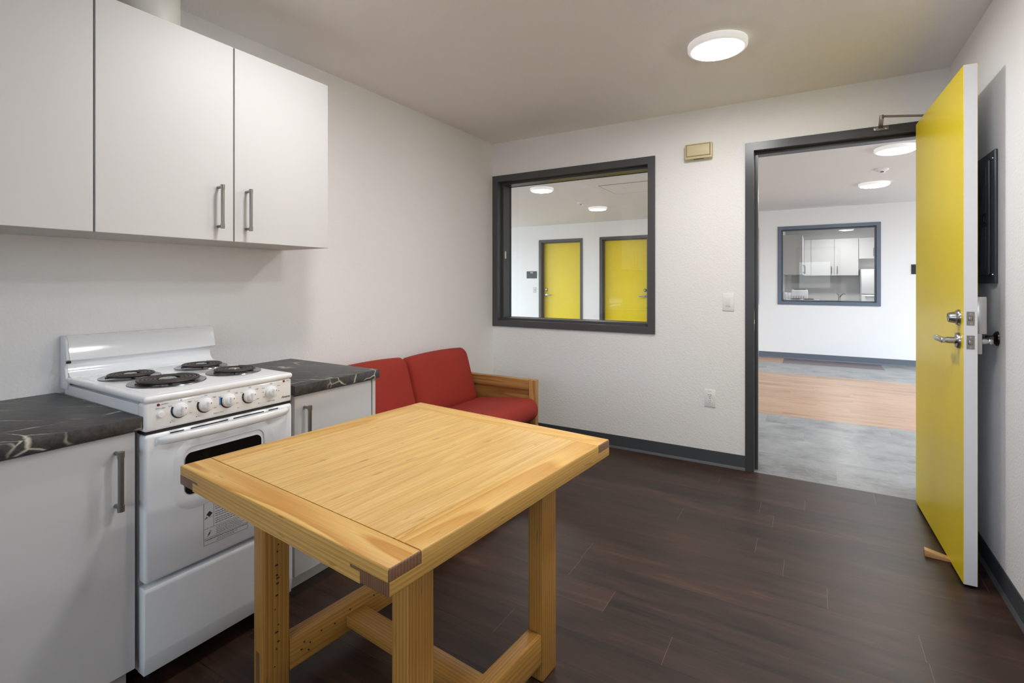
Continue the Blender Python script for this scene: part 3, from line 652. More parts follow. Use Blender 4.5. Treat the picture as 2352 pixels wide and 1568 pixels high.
# oven door
od = obj('oven_door', B(), 'enamel', rg); b = B(); z0, z1 = .333, .7825
prof = [(RX-.045, z0), (RX, z0), (RX, z1-.012), (RX-.010, z1-.002), (RX-.045, z1)]
t_ = bmesh.new()
box(b, RX-.045, RX+.004, .001, RW-.001, z0, z1, .011, 4)
b.to_mesh(od.data); b.free(); od.data.polygons.foreach_set('use_smooth', [True]*len(od.data.polygons))
try: od.data.set_sharp_from_angle(angle=math.radians(35))
except Exception: pass
xf = RX+.004
# raised field around the window (U-shaped pressing)
b = B(); bor = [(y, z) for y, z in rrect(.080, RW-.075, .515, .742, .062, 10)]
inn = [(y, z) for y, z in rrect(.108, RW-.118, .562, .716, .030, 10)]
t_ = bmesh.new(); A = [t_.verts.new((xf+.0002, p[0], p[1])) for p in bor]; m1 = [((p[0]*.55+q[0]*.45), (p[1]*.55+q[1]*.45)) for p, q in zip(bor, inn)]
Bv = [t_.verts.new((xf+.0036, p[0], p[1])) for p in m1]; Cv = [t_.verts.new((xf+.0030, p[0], p[1])) for p in inn]
for R0, R1 in ((A, Bv), (Bv, Cv)):
    for k in range(len(R0)): t_.faces.new((R0[k], R0[(k+1) % len(R0)], R1[(k+1) % len(R0)], R1[k]))
bmesh.ops.recalc_face_normals(t_, faces=t_.faces); _merge(b, t_); obj('pressed_surround', b, 'enamel', od, smooth=60)
b = B(); wp = []
for y, z in rrect(.113, RW-.130, .566, .696, .018, 8):
    if z > .66: z += .010*(1-((y-(RW/2-.008))/(RW/2-.120))**2)
    wp.append((y, z))
prism(b, wp, 0, xf+.0004, xf+.0046); obj('oven_window', b, 'ovenglass', od, smooth=0)
# handle: bowed bar with fins to the door
b = B(); nS = 24; t_ = bmesh.new(); rings = []
for i in range(nS+1):
    u = i/nS; y = .030+u*(RW-.052); s = math.sin(PI*u)**.35 if 0 < u < 1 else 0
    xo = xf+.008+.030*s; hh = .0105+.0035*s
    zc = .763
    pr = [(xf+.0003 if s < .3 else xo-.012, zc+hh*.8), (xo-.004, zc+hh), (xo+.001, zc+hh*.6), (xo+.002, zc), (xo, zc-hh*.8), (xo-.005, zc-hh*1.1), (xf+.0003 if s < .3 else xo-.012, zc-hh*.9)]
    rings.append([t_.verts.new((p[0], y, p[1])) for p in pr])
for A, C in zip(rings, rings[1:]):
    for k in range(7): t_.faces.new((A[k], A[(k+1) % 7], C[(k+1) % 7], C[k]))
t_.faces.new(rings[0]); t_.faces.new(rings[-1][::-1]); bmesh.ops.recalc_face_normals(t_, faces=t_.faces); _merge(b, t_)
obj('oven_handle', b, 'enamel', od, smooth=60)
b = B()
for a, c in ((.070, .110), (.130, .250), (.268, .380), (.398, .436)): box(b, RX-.006, RX+.0042+.0012, a, c, .7735, .7770, .001, 1, mat=Matrix.Identity(4))
obj('vent_slots', b, 'black', od)
b = B(); box(b, RX-.052, RX-.004, .004, RW-.004, .7827, .7898); obj('door_gap_shadow_strip', b, 'black', rg)  # black strip stands in for the shade in the gap above the oven door
bpy.data.objects['door_gap_shadow_strip'].name = 'gap_shade_strip'
# warning sticker
st = B(); ys, zs0, zs1 = .898-RYF, .378, .523; ye = 1.047-RYF; xs = xf+.0004
box(st, xf+.0001, xs, ys, ye, zs0, zs1)
def line(y0, y1, z0, z1, w=.0007, mi=1):
    d = V((0, y1-y0, z1-z0)); 
    box(st, xs-.0001, xs+.0002, min(y0, y1)-(w if y0 == y1 else 0), max(y0, y1)+(w if y0 == y1 else 0), min(z0, z1)-(w if z0 == z1 else 0), max(z0, z1)+(w if z0 == z1 else 0), mi=mi)
for a in ((ys, ye, zs0, zs0), (ys, ye, zs1, zs1), (ys, ys, zs0, zs1), (ye, ye, zs0, zs1), (ys, ye, .399, .399), (ys, ye, .432, .432), (ys+.032, ys+.032, .432, zs1)): line(*a, w=.0004)
mtx = Matrix.Translation((xs, ys+.018, .478)) @ Matrix.Rotation(math.radians(45), 4, 'X'); box(st, -.0001, .0003, -.007, .007, -.007, .007, mi=1, mat=mtx)
prism(st, [(ys+.003, .462), (ys+.009, .472), (ys+.011, .468)], 0, xs, xs+.0003, mi=1); line(ys+.003, ys+.030, .4665, .4665, .0003)
prism(st, [(ys+.010, .404), (ys+.020, .424), (ys+.026, .422), (ys+.016, .405)], 0, xs, xs+.0002, mi=2); prism(st, [(ys+.013, .409), (ys+.018, .418), (ys+.021, .415), (ys+.016, .408)], 0, xs, xs+.0003, mi=1)
rows = [(.516, 1), (.509, 1), (.502, 0), (.495, 1), (.488, 1), (.478, 0), (.471, 1), (.464, 1), (.455, 1), (.448, 1), (.441, .9)]
for z, full in rows:
    y = ys+.037; lim = ye-.006-(.04 if full == 0 else 0)
    while y < lim-.004:
        w_ = random.uniform(.004, .011); w_ = min(w_, lim-y); line(y, y+w_, z, z, .0009); y += w_+.0018
for z in (.427, .4215, .416, .4105, .405):
    y = ys+.040; lim = ye-.008-random.uniform(0, .03)
    while y < lim-.004:
        w_ = random.uniform(.004, .010); w_ = min(w_, lim-y); line(y, y+w_, z, z, .0007); y += w_+.0016
text_bm(st, 'CONSUMER INFORMATION: THE INSTALLER SHALL NOT REMOVE', .0048, face_x(xs+.0001, (ys+ye)/2, .3935), mi=1, depth=.0002)
for z, a, c in ((.3875, .045, .105), (.383, .040, .098)):
    y = ys+a
    while y < ys+c: w_ = random.uniform(.004, .009); line(y, y+w_, z, z, .0006); y += w_+.0016
obj('warning_label', st, ['sticker', 'print', 'printl'], od, smooth=0)['label'] = 'white warning sticker with black print'
# drawer
b = B(); prism(b, [(RX-.045, .320), (RX-.008, .322), (RX+.001, .318), (RX+.004, .308), (RX+.004, .112), (RX-.003, .058), (RX-.045, .058)], 1, .001, RW-.001, bev=.003); obj('storage_drawer', b, 'enamel', rg, smooth=40)
# ------------------------------------------------------------------ pine work table
ZT, TH, TW, TD = .719, .055, .898, .944
tb = thing('work_table', 'honey pine trestle table in the centre of the kitchen', 'table', (1.3057, 1.1824, 0), math.radians(-4.9))
hw, hd, bw = TW/2, TD/2, .083; zm = ZT-TH*.46; zb = ZT-TH
def rnd(e): return True
# end boards (along x) are the upper half at the corners; side boards (along y) the lower half
for s, m in ((-1, 'pine_x'), (1, 'pine_x2')):
    b = B(); y0, y1 = sorted((s*hd, s*(hd-bw)))
    box(b, -hw, hw, y0, y1, zm, ZT, .005, 3, only=lambda e: e.calc_length() > 0 and (all(v.co.z > ZT-1e-4 for v in e.verts) and (all(abs(abs(v.co.x)-hw) < 1e-4 for v in e.verts) or all(abs(abs(v.co.y)-hd) < 1e-4 for v in e.verts)) or (abs(e.verts[0].co.z-e.verts[1].co.z) > .01 and all(abs(abs(v.co.y)-hd) < 1e-4 for v in e.verts))))
    box(b, -hw+bw-.030, hw-bw+.030, y0+(.0003 if s < 0 else 0), y1-(.0003 if s > 0 else 0), zb+.010, zm-.0002, .0, 1)
    for f in b.faces:
        c = f.calc_center_median()
        if abs(f.normal.x) > .6 and abs(c.x) > hw-.012: f.material_index = 1
    for f in b.faces:
        f.normal_update()
        if abs(f.normal.x) > .6 and abs(f.calc_center_median().x) > hw-.012: f.material_index = 1
        elif abs(f.normal.y) > .6: f.material_index = 2
    obj('end_board', b, [m, 'endgrain', 'pine_edge_x'], tb)
for s, m in ((-1, 'pine_y'), (1, 'pine_y2')):
    b = B(); x0, x1 = sorted((s*hw, s*(hw-bw)))
    box(b, x0, x1, -hd, hd, zb, zm-.0004, .005, 3, only=lambda e: (all(v.co.z < zb+1e-4 for v in e.verts) and (all(abs(abs(v.co.x)-hw) < 1e-4 for v in e.verts) or all(abs(abs(v.co.y)-hd) < 1e-4 for v in e.verts))) or (abs(e.verts[0].co.z-e.verts[1].co.z) > .01 and all(abs(abs(v.co.y)-hd) < 1e-4 and abs(abs(v.co.x)-hw) < 1e-4 for v in e.verts)))
    x0_, x1_ = sorted((s*hw, s*(hw-bw)))
    box(b, x0_, x1_, -hd+bw+.0001, hd-bw-.0001, zm-.0006, ZT, .005, 3, only=lambda e: all(v.co.z > ZT-1e-4 for v in e.verts) and all(abs(abs(v.co.x)-hw) < 1e-4 for v in e.verts))
    # tongue on the end faces: stepped dark end grain
    for e_ in (-1, 1):
        ya, yb_ = sorted((e_*(hd-.0002), e_*(hd-.03)))
        xa, xb_ = sorted((s*(hw-bw), s*(hw-bw-.030)))
        box(b, xa, xb_, ya, yb_, zb+.0235, zm-.0006)
    for f in b.faces:
        f.normal_update()
        if abs(f.normal.y) > .6 and abs(f.calc_center_median().y) > hd-.012: f.material_index = 1
        elif abs(f.normal.x) > .6: f.material_index = 2
    obj('side_board', b, [m, 'endgrain', 'pine_edge_y'], tb)
for s in (-1, 1):      # lower strip of the end edge between the side boards
    b = B(); y0, y1 = sorted((s*hd, s*(hd-bw)))
    box(b, -hw+bw+.0003, hw-bw-.0003, y0, y1, zb, zb+.0095 if False else zb+.0232, .0)
    box(b, -hw+bw+.0305, hw-bw-.0305, y0, y1, zb+.0232, zm-.0003)
    # replaces the hidden web of the end board
    obj('edge_strip', b, 'pine_edge_x', tb, smooth=0)
for o in [o for o in tb.children if o.name.startswith('end_board')]:      # drop the web (now the edge strip)
    me = o.data; bm_ = bmesh.new(); bm_.from_mesh(me)
    bmesh.ops.delete(bm_, geom=[v for v in bm_.verts if v.co.z < zm-.0001], context='VERTS'); bm_.to_mesh(me); bm_.free()
b = B(); x = -hw+bw+.0004; xe = hw-bw-.0004; k = 0
nb = 7; wdt = (xe-x)/nb
for i in range(nb): box(b, x+i*wdt+.0001, x+(i+1)*wdt-.0001, -hd+bw, hd-bw, zb+.004, ZT-.0002-.0001*(i % 2))
obj('top_panel', b, 'pine_panel', tb, smooth=0)
LA, LB, LX, LY = .054, .083, hw-.116, hd-.1526
def spec(bm, x, yr, zr, face='x', r=.002):
    for y, z in zip(yr, zr): cyl(bm, (x, y, z), (x+.0004, y, z), r, n=8, mi=1)
for sx in (-1, 1):
    for sy_ in (-1, 1):
        b = B(); x0, x1 = sorted((sx*LX, sx*(LX-LA))); y0, y1 = sorted((sy_*LY, sy_*(LY-LB)))
        box(b, x0, x1, y0, y1, .0005, zb-.0005, .005, 3)
        if sx < 0 and sy_ < 0:
            for z in (.60, .565, .52, .46, .44, .40, .37, .36, .345, .31, .27, .22, .20, .17, .15, .10): cyl(b, (x1-.0002, (y0+y1)/2+random.uniform(-.008, .008), z), (x1+.0003, (y0+y1)/2+random.uniform(-.006, .006), z), .0022, n=8, mi=1)
            box(b, (x0+x1)/2-.012, (x0+x1)/2+.006, y0-.0004, y0+.002, .062, .152, mi=2)
        else: box(b, (x0+x1)/2-.010, (x0+x1)/2+.010, min(y0, y1)-.0004, min(y0, y1)+.002, .062, .120, mi=2)
        for yy in (sy_,):
            pass
        obj('leg', b, ['pine_z', 'slot', 'endgrain'], tb)
for sx in (-1, 1):
    b = B(); x0, x1 = sorted((sx*(LX-.002), sx*(LX-LA+.001)))
    box(b, x0, x1, -LY+LB+.0003, LY-LB-.0003, .058, .150, .0035, 2)
    if sx < 0:
        for yy, zz in ((-.19, .118), (-.17, .105), (-.175, .085), (-.13, .12), (-.08, .115), (-.02, .13), (.08, .128), (-.2, .10)): cyl(b, (x1-.0002, yy, zz), (x1+.0003, yy+.004, zz+.002), .0028, n=8, mi=1)
    obj('side_rail', b, ['pine_ry', 'slot'], tb)
b = B(); box(b, -LX+LA, LX-LA, -.034, .040, .082, .119, .003, 2); obj('stretcher', b, 'pine_rx', tb)
# ------------------------------------------------------------------ sofa
sf = thing('sofa', 'pine framed sofa with red cushions against the left wall', 'sofa', (0, 1.74, 0))
SY0, SY1 = 1.74, 3.145
def cushion(name, c, size, r, tilt, puff, label=None, nn=14):
    t_ = bmesh.new(); bmesh.ops.create_cube(t_, size=2); bmesh.ops.subdivide_edges(t_, edges=t_.edges[:], cuts=nn, use_grid_fill=True)
    hx_, hy_, hz_ = size[0]/2, size[1]/2, size[2]/2; R = V(r) if not isinstance(r, (int, float)) else V((r, r, r))
    for v in t_.verts:
        p = V((v.co.x*hx_, v.co.y*hy_, v.co.z*hz_)); u = v.co.copy()
        q = V((max(-hx_+R.x, min(hx_-R.x, p.x)), max(-hy_+R.y, min(hy_-R.y, p.y)), max(-hz_+R.z, min(hz_-R.z, p.z))))
        d = p-q; dn = V((d.x/R.x, d.y/R.y, d.z/R.z))
        if dn.length > 1e-6: dn = dn/max(abs(dn.x), abs(dn.y), abs(dn.z))*1.0; dn = dn.normalized()*min(1, V((d.x/R.x, d.y/R.y, d.z/R.z)).length) if dn.length > 1 else dn
        v.co = q+V((dn.x*R.x, dn.y*R.y, dn.z*R.z))
        k = puff*(1-u.y**2)*(1-(u.z**2))*(1 if u.x > 0 else .2); v.co.x += k*(u.x if abs(u.x) > .99 else 0)
        v.co.z += puff*.6*(1-u.y**2)*(u.z if abs(u.z) > .99 else 0)
    b = B(); _merge(b, t_, 0, Matrix.Translation(V(c)-V((0, SY0, 0))) @ Matrix.Rotation(tilt, 4, 'Y'))
    o = obj(name, b, 'fabric', sf, smooth=180); return o
CY = [(1.800, 2.436), (2.442, 3.086)]
for a, c in CY:
    cushion('back_cushion', (.142, (a+c)/2, .548 if c > 3 else .556), (.135, c-a, .420), (.058, .050, .062), math.radians(-17), .020)
for a, c in CY:
    cushion('seat_cushion', (.495, (a+c)/2, .352), (.540, c-a, .150), (.072, .030, .072), math.radians(-5.5), .0)
def arm(y0, sgn):
    p = obj('armrest', B(), 'sofa_x', sf); b = B(); o = SY0
    box(b, .010, .660, y0-o, y0+.045-o, .487, .560, .004, 2)
    box(b, .010, .660, y0+.006-o, y0+.040-o, .06, .16, .003, 1)
    yy = y0+.014; box(b, .04, .660, yy-o, yy+.018-o, .160, .4868)
    b.to_mesh(p.data); b.free()
    b = B(); box(b, .6605, .715, y0-o, y0+.045-o, .0005, .560, .004, 2); obj('arm_post', b, 'sofa_z', p)
    b = B(); box(b, -.0+.016, .0095 if False else .0098, 0, .001, .3, .301) if False else None
    b.free()
arm(3.100, 1); arm(1.742, -1)
b = B(); box(b, .600, .640, .047, 1.359, .200, .272, .004, 2); obj('front_rail', b, 'sofa_z' if False else 'pine_ry', sf)
b = B()
box(b, .020, .050, .047, 1.359, .17, .25, .003, 1); box(b, .020, .050, .047, 1.359, .30, .42, .003, 1); obj('back_rail', b, 'pine_ry', sf)
b = B()
for k in range(8): box(b, .052, .598, .08+k*.165, .08+k*.165+.07, .222, .240, .002, 1)
obj('seat_slats', b, 'sofa_x', sf)
for yy in (1.742+.003, 3.100+.003):
    b = B(); box(b, .012, .060, yy-SY0, yy+.038-SY0, .0005, .058, .002, 1); obj('back_foot', b, 'sofa_z', sf)
# ------------------------------------------------------------------ hall beyond
HX0, HX1 = -4.6, 5.6
YN = 5.345
b = B(); panel_holes(b, 2, -.08, 0, HX0, HX1, D-.002, YN, [])
struct('floor_hall_near', b, 'hallgrey', 'grey stone-look floor band just beyond the doorway', 'floor')
b = B(); panel_holes(b, 2, -.08, 0, HX0, HX1, YN, 7.83, []); struct('floor_hall_wood', b, 'hallwood', 'light oak floor band across the hall', 'floor')
b = B(); panel_holes(b, 2, -.08, 0, HX0, HX1, 7.83, D3, [(-6, 1.965, 8.85, D2+.5), (1.965, 3.255, 8.84, D2+.5)]); struct('floor_hall_far', b, 'hallgrey', 'grey stone-look floor band along the far hall wall', 'floor')
b = B(); panel_holes(b, 2, -.08, 0, 1.965, 3.255, 8.84, D3, []); struct('floor_inlay_dark', b, 'hallpatch', 'dark mauve floor inlay below the far window', 'floor')
b = B(); panel_holes(b, 2, -.08, 0, HX0, 1.965, 8.85, D3, []); struct('floor_inlay_oak', b, 'hallwood', 'oak floor inlay left of the dark inlay', 'floor')
b = B(); panel_holes(b, 2, H, H+.08, HX0, HX1, D1+.001, D3, []); struct('ceiling_hall', b, 'hallceil', 'bright ceiling of the hall', 'ceiling')
# near side walls of the hall left/right of our room
b = B(); panel_holes(b, 1, D1-.12, D1, HX0, -.121, 0, H, []); struct('wall_hall_near_left', b, 'hallwall', 'near hall wall left of the kitchen', 'wall')
b = B(); panel_holes(b, 1, D1-.12, D1, W+.121, HX1, 0, H, []); struct('wall_hall_near_right', b, 'hallwall', 'near hall wall right of the kitchen', 'wall')
ew = (D1+.15, D2-.15, .3, 2.36)  # unseen end openings, widened to bring more daylight into the hall
for nm, x0, x1 in (('wall_hall_end_left', HX0-.12, HX0), ('wall_hall_end_right', HX1, HX1+.12)):
    b = B(); panel_holes(b, 0, x0, x1, D1-.12, D3, 0, H, [ew]); struct(nm, b, 'hallwall', 'end wall of the hall, opened wide for daylight, %s side' % nm.split('_')[-1], 'wall')
for i, x in ((5, HX0-.08), (6, HX1+.04)):
    b = B(); y0, y1, z0, z1 = ew
    for k in range(4):
        yy = y0+(y1-y0-.06)*k/3; box(b, x, x+.05, yy, yy+.06, z0, z1)
    box(b, x, x+.05, y0, y1, z0-.0, z0+.06); box(b, x, x+.05, y0, y1, z1-.06, z1)
    struct('window_%d' % i, b, 'plate', 'unseen window band sized to brighten the hall, %s end' % ('left' if i == 5 else 'right'), 'window')
W2 = (1.872, 3.256, .883, 2.165); W3 = (.207, 1.591, .883, 2.160)
DA = (-2.591, -1.600, 0, 2.137); DB = (-1.240, -.249, 0, 2.139)
def inset(o, door=False): return (o[0]+FW-.012, o[1]-FW+.012, 0 if door else o[2]+FW-.012, o[3]-FW+.012)
b = B(); panel_holes(b, 1, D2, D3, HX0, HX1, 0, H, [inset(W2), inset(W3), inset(DA, True), inset(DB, True)]); struct('wall_hall_far', b, 'hallwall', 'bright far wall of the hall with doors and windows', 'wall')
interior_window('window_2', W2, D2, D3, 'frame_hall', 'slate framed hall window showing another white kitchen', D2+.06, (.064, .12))
interior_window('window_3', W3, D2, D3, 'frame_hall', 'slate framed hall window glimpsed as a sliver beside the door jamb', D2+.06, (.064, .12))
M['basehall'] = plain('slate_rubber_base', rgb(96, 104, 114), .45)
k = 1
for x0, x1 in ((HX0, DA[0]), (DA[1], DB[0]), (DB[1], HX1)):
    pr = [(D2, 0), (D2-.014, 0), (D2-.010, .008), (D2-.004, .016), (D2-.003, .094), (D2, .096)]
    b = B(); prism(b, pr, 0, x0, x1)
    lb = ['slate baseboard left of the left yellow door', 'slate baseboard between the two yellow doors', 'slate baseboard below the far hall window'][k-1]
    struct('baseboard_hall_%d' % k, b, 'basehall', lb, 'baseboard', 30); k += 1
def hall_door(n, o, latch, label):
    t = thing('door_%d' % n, label, 'door', ((o[0]+o[1])/2, D2, 0), kind='structure'); off = V(t.location)
    b = B(); frame_rect(b, o, D2, D3, bottom=False, sdepth=(.068, .112)); bmesh.ops.translate(b, verts=b.verts, vec=-off); obj('door_jamb', b, 'frame', t, smooth=0)
    w = (o[1]-o[0])/2-FW-.003; yl = T2-.052
    b = B(); box(b, -w, w, yl, yl+.0445, .008, o[3]-FW-.003, .001, 1); lf = obj('door_leaf', b, 'yellow', t, smooth=0)
    lx_ = latch*(w-.066)
    deadbolt(lf, (lx_, yl, 1.098), (0, -1, 0)); lever_set(lf, (lx_, yl, .985), (0, -1, 0), (-latch, 0, 0), L_=.115)
hall_door(2, DA, -1, 'closed yellow door with its latch on the left, seen through the window')
hall_door(3, DB, 1, 'closed yellow door with its latch on the right, seen through the window')
t = thing('room_sign', 'dark room number sign left of the yellow doors', 'sign', (-2.765, D2, 1.409))
b = B(); box(b, -.122, .122, -.008, -.0005, -.075, .075, .002, 1); obj('sign_plate', b, 'sign', t)
b = B(); text_bm(b, '402', .044, face_my(0, -.0085, .045), depth=.0005); obj('number', b, 'plate', t, smooth=0)
t = thing('room_sign', 'black room sign on the hall wall beside the open door edge', 'sign', (3.742, D2, 1.440))
b = B(); box(b, -.122, .122, -.008, -.0005, -.072, .072, .002, 1); obj('sign_plate', b, 'black', t)
t = thing('light_switch', 'grey metal switch plate beside the left yellow door', 'light switch', (-2.696, D2, 1.090))
b = B(); box(b, -.035, .035, -.006, -.0005, -.059, .059, .002, 1); obj('switch_plate', b, 'nickel', t)
b = B(); box(b, -.005, .005, -.014, -.006, -.008, .012, .001, 1); obj('toggle', b, 'plate', t)
GH = 'round ceiling lamps of the hall'
ceiling_lamp('ceiling_lamp', (-.583, 5.69, H), 'round hall lamp seen in the window, the nearer left one', GH, 'lamp_hall', .148)
ceiling_lamp('ceiling_lamp', (-.570, 7.59, H), 'round hall lamp seen in the window, the smaller farther one', GH, 'lamp_hall', .148)
ceiling_lamp('ceiling_lamp', (3.005, 5.575, H), 'round hall lamp cut by the yellow door edge', GH, 'lamp_hall', .158)
ceiling_lamp('ceiling_lamp', (3.005, 7.44, H), 'round hall lamp seen farther back through the doorway', GH, 'lamp_hall', .158)
def smoke(loc, label):
    t = thing('smoke_detector', label, 'smoke detector', loc, group='smoke detectors on the hall ceiling')
    b = B(); lathe(b, [(0, -.0005), (.062, -.0005), (.062, -.012), (.050, -.022), (.047, -.024), (0, -.024)], None, 32); obj('base_ring', b, 'fixture', t)
    b = B(); lathe(b, [(.030, -.0242), (.028, -.042), (.020, -.047), (0, -.048)], None, 24); obj('sensor_cap', b, 'fixture', t)
    b = B(); box(b, -.014, .014, -.0305, -.026, -.040, -.032); obj('vent', b, 'slot', t)
smoke((-.592, 6.98, H), 'white smoke detector on the hall ceiling seen in the window'); smoke((2.998, 6.55, H), 'white smoke detector on the hall ceiling seen through the doorway')
b = B(); 
box(b, -.30, .30, -.32, .32, -.004, -.0005); 
hatch = tag(obj('access_hatch', b, 'hallceil', loc=(.40, 6.22, H), smooth=0), 'flush square access hatch in the hall ceiling', 'hatch')
b = B()
for x0, x1, y0, y1 in ((-.306, .306, -.326, -.3205), (-.306, .306, .3205, .326), (-.306, -.3005, -.3205, .3205), (.3005, .306, -.3205, .3205)): box(b, x0, x1, y0, y1, -.0045, -.0005)
obj('hatch_gasket', b, 'beige_d', hatch, smooth=0)
# ------------------------------------------------------------------ rooms behind the far hall wall
KX0, KX1 = 1.84, 4.872
b = B(); panel_holes(b, 2, -.08, 0, HX0, HX1, D3, Y4, []); struct('floor_second_kitchen', b, 'floor', 'dark plank floor of the kitchen across the hall', 'floor')
b = B(); panel_holes(b, 2, H, H+.08, HX0, HX1, D3+.001, Y4, []); struct('ceiling_second_kitchen', b, 'hallceil', 'ceiling of the kitchen across the hall', 'ceiling')
b = B(); panel_holes(b, 1, Y4, Y4+.12, HX0, HX1, 0, H, []); struct('wall_second_kitchen_back', b, 'wall', 'back wall of the kitchen across the hall', 'wall')
b = B(); panel_holes(b, 0, KX0-.14, KX0, D3+.001, Y4-.001, 0, H, []); struct('wall_second_kitchen_left', b, 'wall', 'left wall of the kitchen across the hall', 'wall')
b = B(); panel_holes(b, 0, KX1, KX1+.14, D3+.001, Y4-.001, 0, H, []); struct('wall_second_kitchen_right', b, 'wall', 'right wall of the kitchen across the hall', 'wall')
b = B(); panel_holes(b, 0, HX0-.12, HX0, D3+.001, Y4, 0, H, []); struct('wall_outer_left', b, 'wall', 'outer wall of the unseen room across the hall', 'wall')
b = B(); panel_holes(b, 0, HX1, HX1+.12, D3+.001, Y4, 0, H, []); struct('wall_outer_right', b, 'wall', 'outer wall right of the kitchen across the hall', 'wall')
G3 = 'white wall cabinets of the kitchen across the hall'
def cab_y(name, x0, x1, yf, yb, z0, z1, doors, label, group, handles=True):      # doors face -Y
    t = thing(name, label, 'cabinet', (x0, yf, z0), group=group)
    b = B(); box(b, .0008, x1-x0-.0008, .020, yb-yf-.0001, 0, z1-z0, .0008, 1); obj('body', b, 'carcase', t, smooth=0)
    for a, c, hx_, h0, h1 in doors:
        b = B(); box(b, 0, c-a, 0, .019, 0, z1-z0, .001, 1); d = obj('cabinet_door', b, 'white_lam', t, loc=(a-x0, 0, 0), smooth=0)
        if hx_: bar_handle_y(d, hx_-a, 0, h0, h1)
cab_y('upper_cabinet', 2.198, 3.207, 13.045, Y4, 1.40, 2.195, [(2.20, 2.333, None, 0, 0), (2.338, 2.770, 2.722, .04, .20), (2.775, 3.205, 2.828, .04, .20)], 'white wall cabinets above the far kitchen sink, seen in the hall window', G3)
cab_y('upper_cabinet', 3.212, 3.70, 13.045, Y4, 1.755, 2.195, [(3.214, 3.695, 3.47, .05, .22)], 'short white wall cabinet above the far fridge', G3)
t = thing('upper_cabinet', 'white wall cabinet on the left wall of the far kitchen', 'cabinet', (KX0, 11.50, 1.405), group=G3)
b = B(); box(b, .001, .335, 0, 1.54, 0, .792, .0008, 1); obj('body', b, 'carcase', t, smooth=0)
for a, c, hh in ((.002, .512, .06), (.516, 1.024, .98), (1.028, 1.538, 1.09)):
    b = B(); box(b, 0, .019, 0, c-a, 0, .792, .001, 1); d = obj('cabinet_door', b, 'white_lam', t, loc=(.336, a, 0), smooth=0); bar_handle(d, .019, hh-a, .03, .19)
t = thing('base_cabinet', 'white base cabinets under the far kitchen sink', 'cabinet', (2.36, 12.78, 0))
b = B(); box(b, .001, .868, .021, .618, .085, .80); box(b, .001, .868, .07, .618, .0005, .0845); obj('body', b, 'carcase', t, smooth=0)
for a in (.002, .436):
    b = B(); box(b, 0, .431, 0, .019, 0, .71, .001, 1); obj('cabinet_door', b, 'white_lam', t, loc=(a, 0, .085), smooth=0)
b = B(); box(b, KX0+.001, 3.229, 12.765, Y4-.001, .803, ZC, .002, 1)
tag(obj('countertop', b, 'marble', smooth=0), 'dark countertop under the far kitchen wall cabinets', 'countertop')
b = B(); box(b, KX0+.001, KX0+.60, 12.30, 12.764, .803, ZC, .002, 1); tag(obj('countertop', b, 'marble', smooth=0), 'dark countertop beside the far kitchen stove', 'countertop')
t = thing('base_cabinet', 'white corner base cabinet of the far kitchen', 'cabinet', (KX0, 12.302, 0))
b = B(); box(b, .001, .515, 0, 1.095, .0005, .8025); obj('body', b, 'white_lam', t, smooth=0)
# far range
t = thing('electric_range', 'white coil stove at the left of the far kitchen', 'stove', (KX0, 11.78, 0))
b = B(); box(b, .02, .60, .003, .505, .02, .875, .004, 1); obj('body', b, 'enamel', t)
b = B(); box(b, .02, .65, 0, .508, .8755, .897, .008, 2); obj('cooktop', b, 'enamel', t)
b = B(); box(b, .002, .07, .002, .506, .8975, 1.05, .01, 2); obj('backguard', b, 'enamel', t)
for x, y in ((.22, .13), (.22, .37), (.46, .13), (.46, .37)):
    b = B(); lathe(b, [(.095, .0), (.095, .004), (.08, .004), (.08, .012), (0, .012)], Matrix.Translation((x, y, .8975)), 24); obj('burner', b, 'coil', t)
# slotted appliance box on the counter
t = thing('toaster', 'white slotted appliance on the counter of the far kitchen', 'appliance', (KX0+.04, 12.36, ZC))
b = B(); box(b, .09, .40, 0, .24, .0005, .25, .02, 3); obj('body', b, 'enamel', t)
b = B()
for k in range(5): box(b, .13+k*.045, .148+k*.045, -.0015, .002, .045, .115, .002, 1)
obj('slots', b, 'printl', t)
b = B(); box(b, .0, .085, -.02, .16, .0005, .19, .012, 2); obj('side_bin', b, 'enamel', t)
b = B(); box(b, .14, .36, .03, .20, .2502, .262, .004, 1); obj('lid', b, 'slot', t)
# faucet
t = thing('faucet', 'chrome faucet at the far kitchen sink', 'faucet', (2.865, 13.12, ZC))
b = B(); lathe(b, [(0, .0005), (.028, .0005), (.026, .010), (.020, .02), (.019, .11), (.012, .125), (0, .128)], None, 20); obj('faucet_body', b, 'chrome', t)
b = B(); tube(b, [(.0, 0, .07), (.03, -.03, .12), (.06, -.08, .155), (.085, -.13, .165), (.095, -.16, .150)], .010, 10); obj('spout', b, 'chrome', t)
b = B(); tube(b, [(0, 0, .120), (-.03, .01, .150), (-.055, .02, .175)], .007, 8); obj('faucet_lever', b, 'chrome', t)
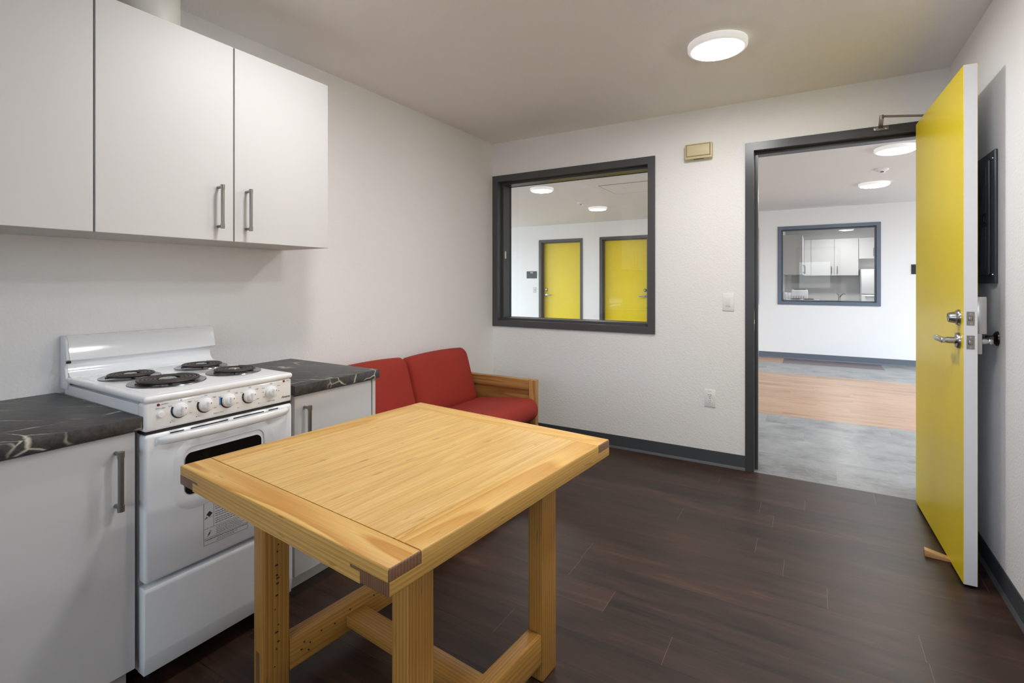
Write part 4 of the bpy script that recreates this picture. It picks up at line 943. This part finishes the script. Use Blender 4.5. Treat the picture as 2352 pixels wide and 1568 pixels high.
# fridge
t = thing('refrigerator', 'white refrigerator at the right of the far kitchen', 'refrigerator', (3.235, 12.72, 0))
b = B(); box(b, .004, .60, .055, .66, .02, 1.525, .006, 2); obj('body', b, 'enamel', t)
b = B(); box(b, .004, .60, 0, .053, 1.005, 1.522, .014, 3); obj('freezer_door', b, 'enamel', t)
b = B(); box(b, .004, .60, 0, .053, .06, .990, .014, 3); obj('fridge_door', b, 'enamel', t)
b = B(); box(b, .06, .40, -.028, -.0, .955, .972, .006, 2); obj('handle', b, 'knob', t)
ceiling_lamp('ceiling_lamp', (2.95, 12.20, H), 'round lamp on the far kitchen ceiling', 'round ceiling lamps of the far kitchen', 'lamp_far', .14)
ceiling_lamp('ceiling_lamp', (3.9, 10.9, H), 'second round lamp, added out of sight to light the far kitchen', 'round ceiling lamps of the far kitchen', 'lamp_far', .14)  # unseen extra lamp, added to brighten the far kitchen
# ------------------------------------------------------------------ daylight
wd = bpy.data.worlds.new('World'); sc.world = wd; wd.use_nodes = True; nt = wd.node_tree; nt.nodes.clear()
o = nt.nodes.new('ShaderNodeOutputWorld'); bg = nt.nodes.new('ShaderNodeBackground'); tc = N(nt, 'TexCoord'); sp = N(nt, 'SeparateXYZ'); L(nt, tc.outputs['Generated'], sp.inputs[0])
r = N(nt, 'ValToRGB'); e = r.color_ramp.elements; e[0].position = 0.; e[0].color = (.30, .31, .32, 1); e[1].position = .12; e[1].color = (.78, .88, 1, 1); k = e.new(.03); k.color = (.45, .47, .5, 1)
L(nt, sp.outputs[2], r.inputs[0]); L(nt, r.outputs[0], bg.inputs[0]); bg.inputs[1].default_value = 3.7; L(nt, bg.outputs[0], o.inputs[0])
def portal(name, loc, rot, sx, sz):
    l = bpy.data.lights.new(name, 'AREA'); l.shape = 'RECTANGLE'; l.size = sx; l.size_y = sz; l.cycles.is_portal = True
    o = bpy.data.objects.new(name, l); COL.objects.link(o); o.location = loc; o.rotation_euler = rot
portal('portal_back', ((BW[0]+BW[1])/2, YB-.125, (BW[2]+BW[3])/2), (-PI/2*-1, 0, 0), BW[1]-BW[0], BW[3]-BW[2])
portal('portal_left', (HX0-.125, (ew[0]+ew[1])/2, (ew[2]+ew[3])/2), (PI/2, 0, -PI/2), ew[1]-ew[0], ew[3]-ew[2])
portal('portal_right', (HX1+.125, (ew[0]+ew[1])/2, (ew[2]+ew[3])/2), (PI/2, 0, PI/2), ew[1]-ew[0], ew[3]-ew[2])
# ------------------------------------------------------------------ camera
F = 1156.55
cam = bpy.data.cameras.new('camera'); co = bpy.data.objects.new('camera', cam); COL.objects.link(co); sc.camera = co
cam.sensor_width = 36; cam.sensor_fit = 'HORIZONTAL'; cam.lens = 36*F/2352; cam.shift_y = -(784-648.88)/2352; cam.clip_start = .02
co.location = (2.3789, 0, 1.2431); co.matrix_world = Matrix.Translation((2.3789, 0, 1.2431)) @ Matrix.Rotation(.5393, 4, 'Z') @ Matrix.Rotation(PI/2, 4, 'X')
sc.view_settings.view_transform = 'Standard'; sc.view_settings.look = 'None'; sc.view_settings.gamma = 1; sc.view_settings.use_curve_mapping = False
sc.view_settings.exposure = 1.0
sc.cycles.use_denoising = True
try: sc.cycles.denoiser = 'OPENIMAGEDENOISE'
except Exception: pass
sc.cycles.max_bounces = 10; sc.cycles.diffuse_bounces = 6; sc.cycles.glossy_bounces = 4; sc.cycles.transparent_max_bounces = 12
sc.cycles.sample_clamp_indirect = 6; sc.cycles.caustics_reflective = False; sc.cycles.caustics_refractive = False
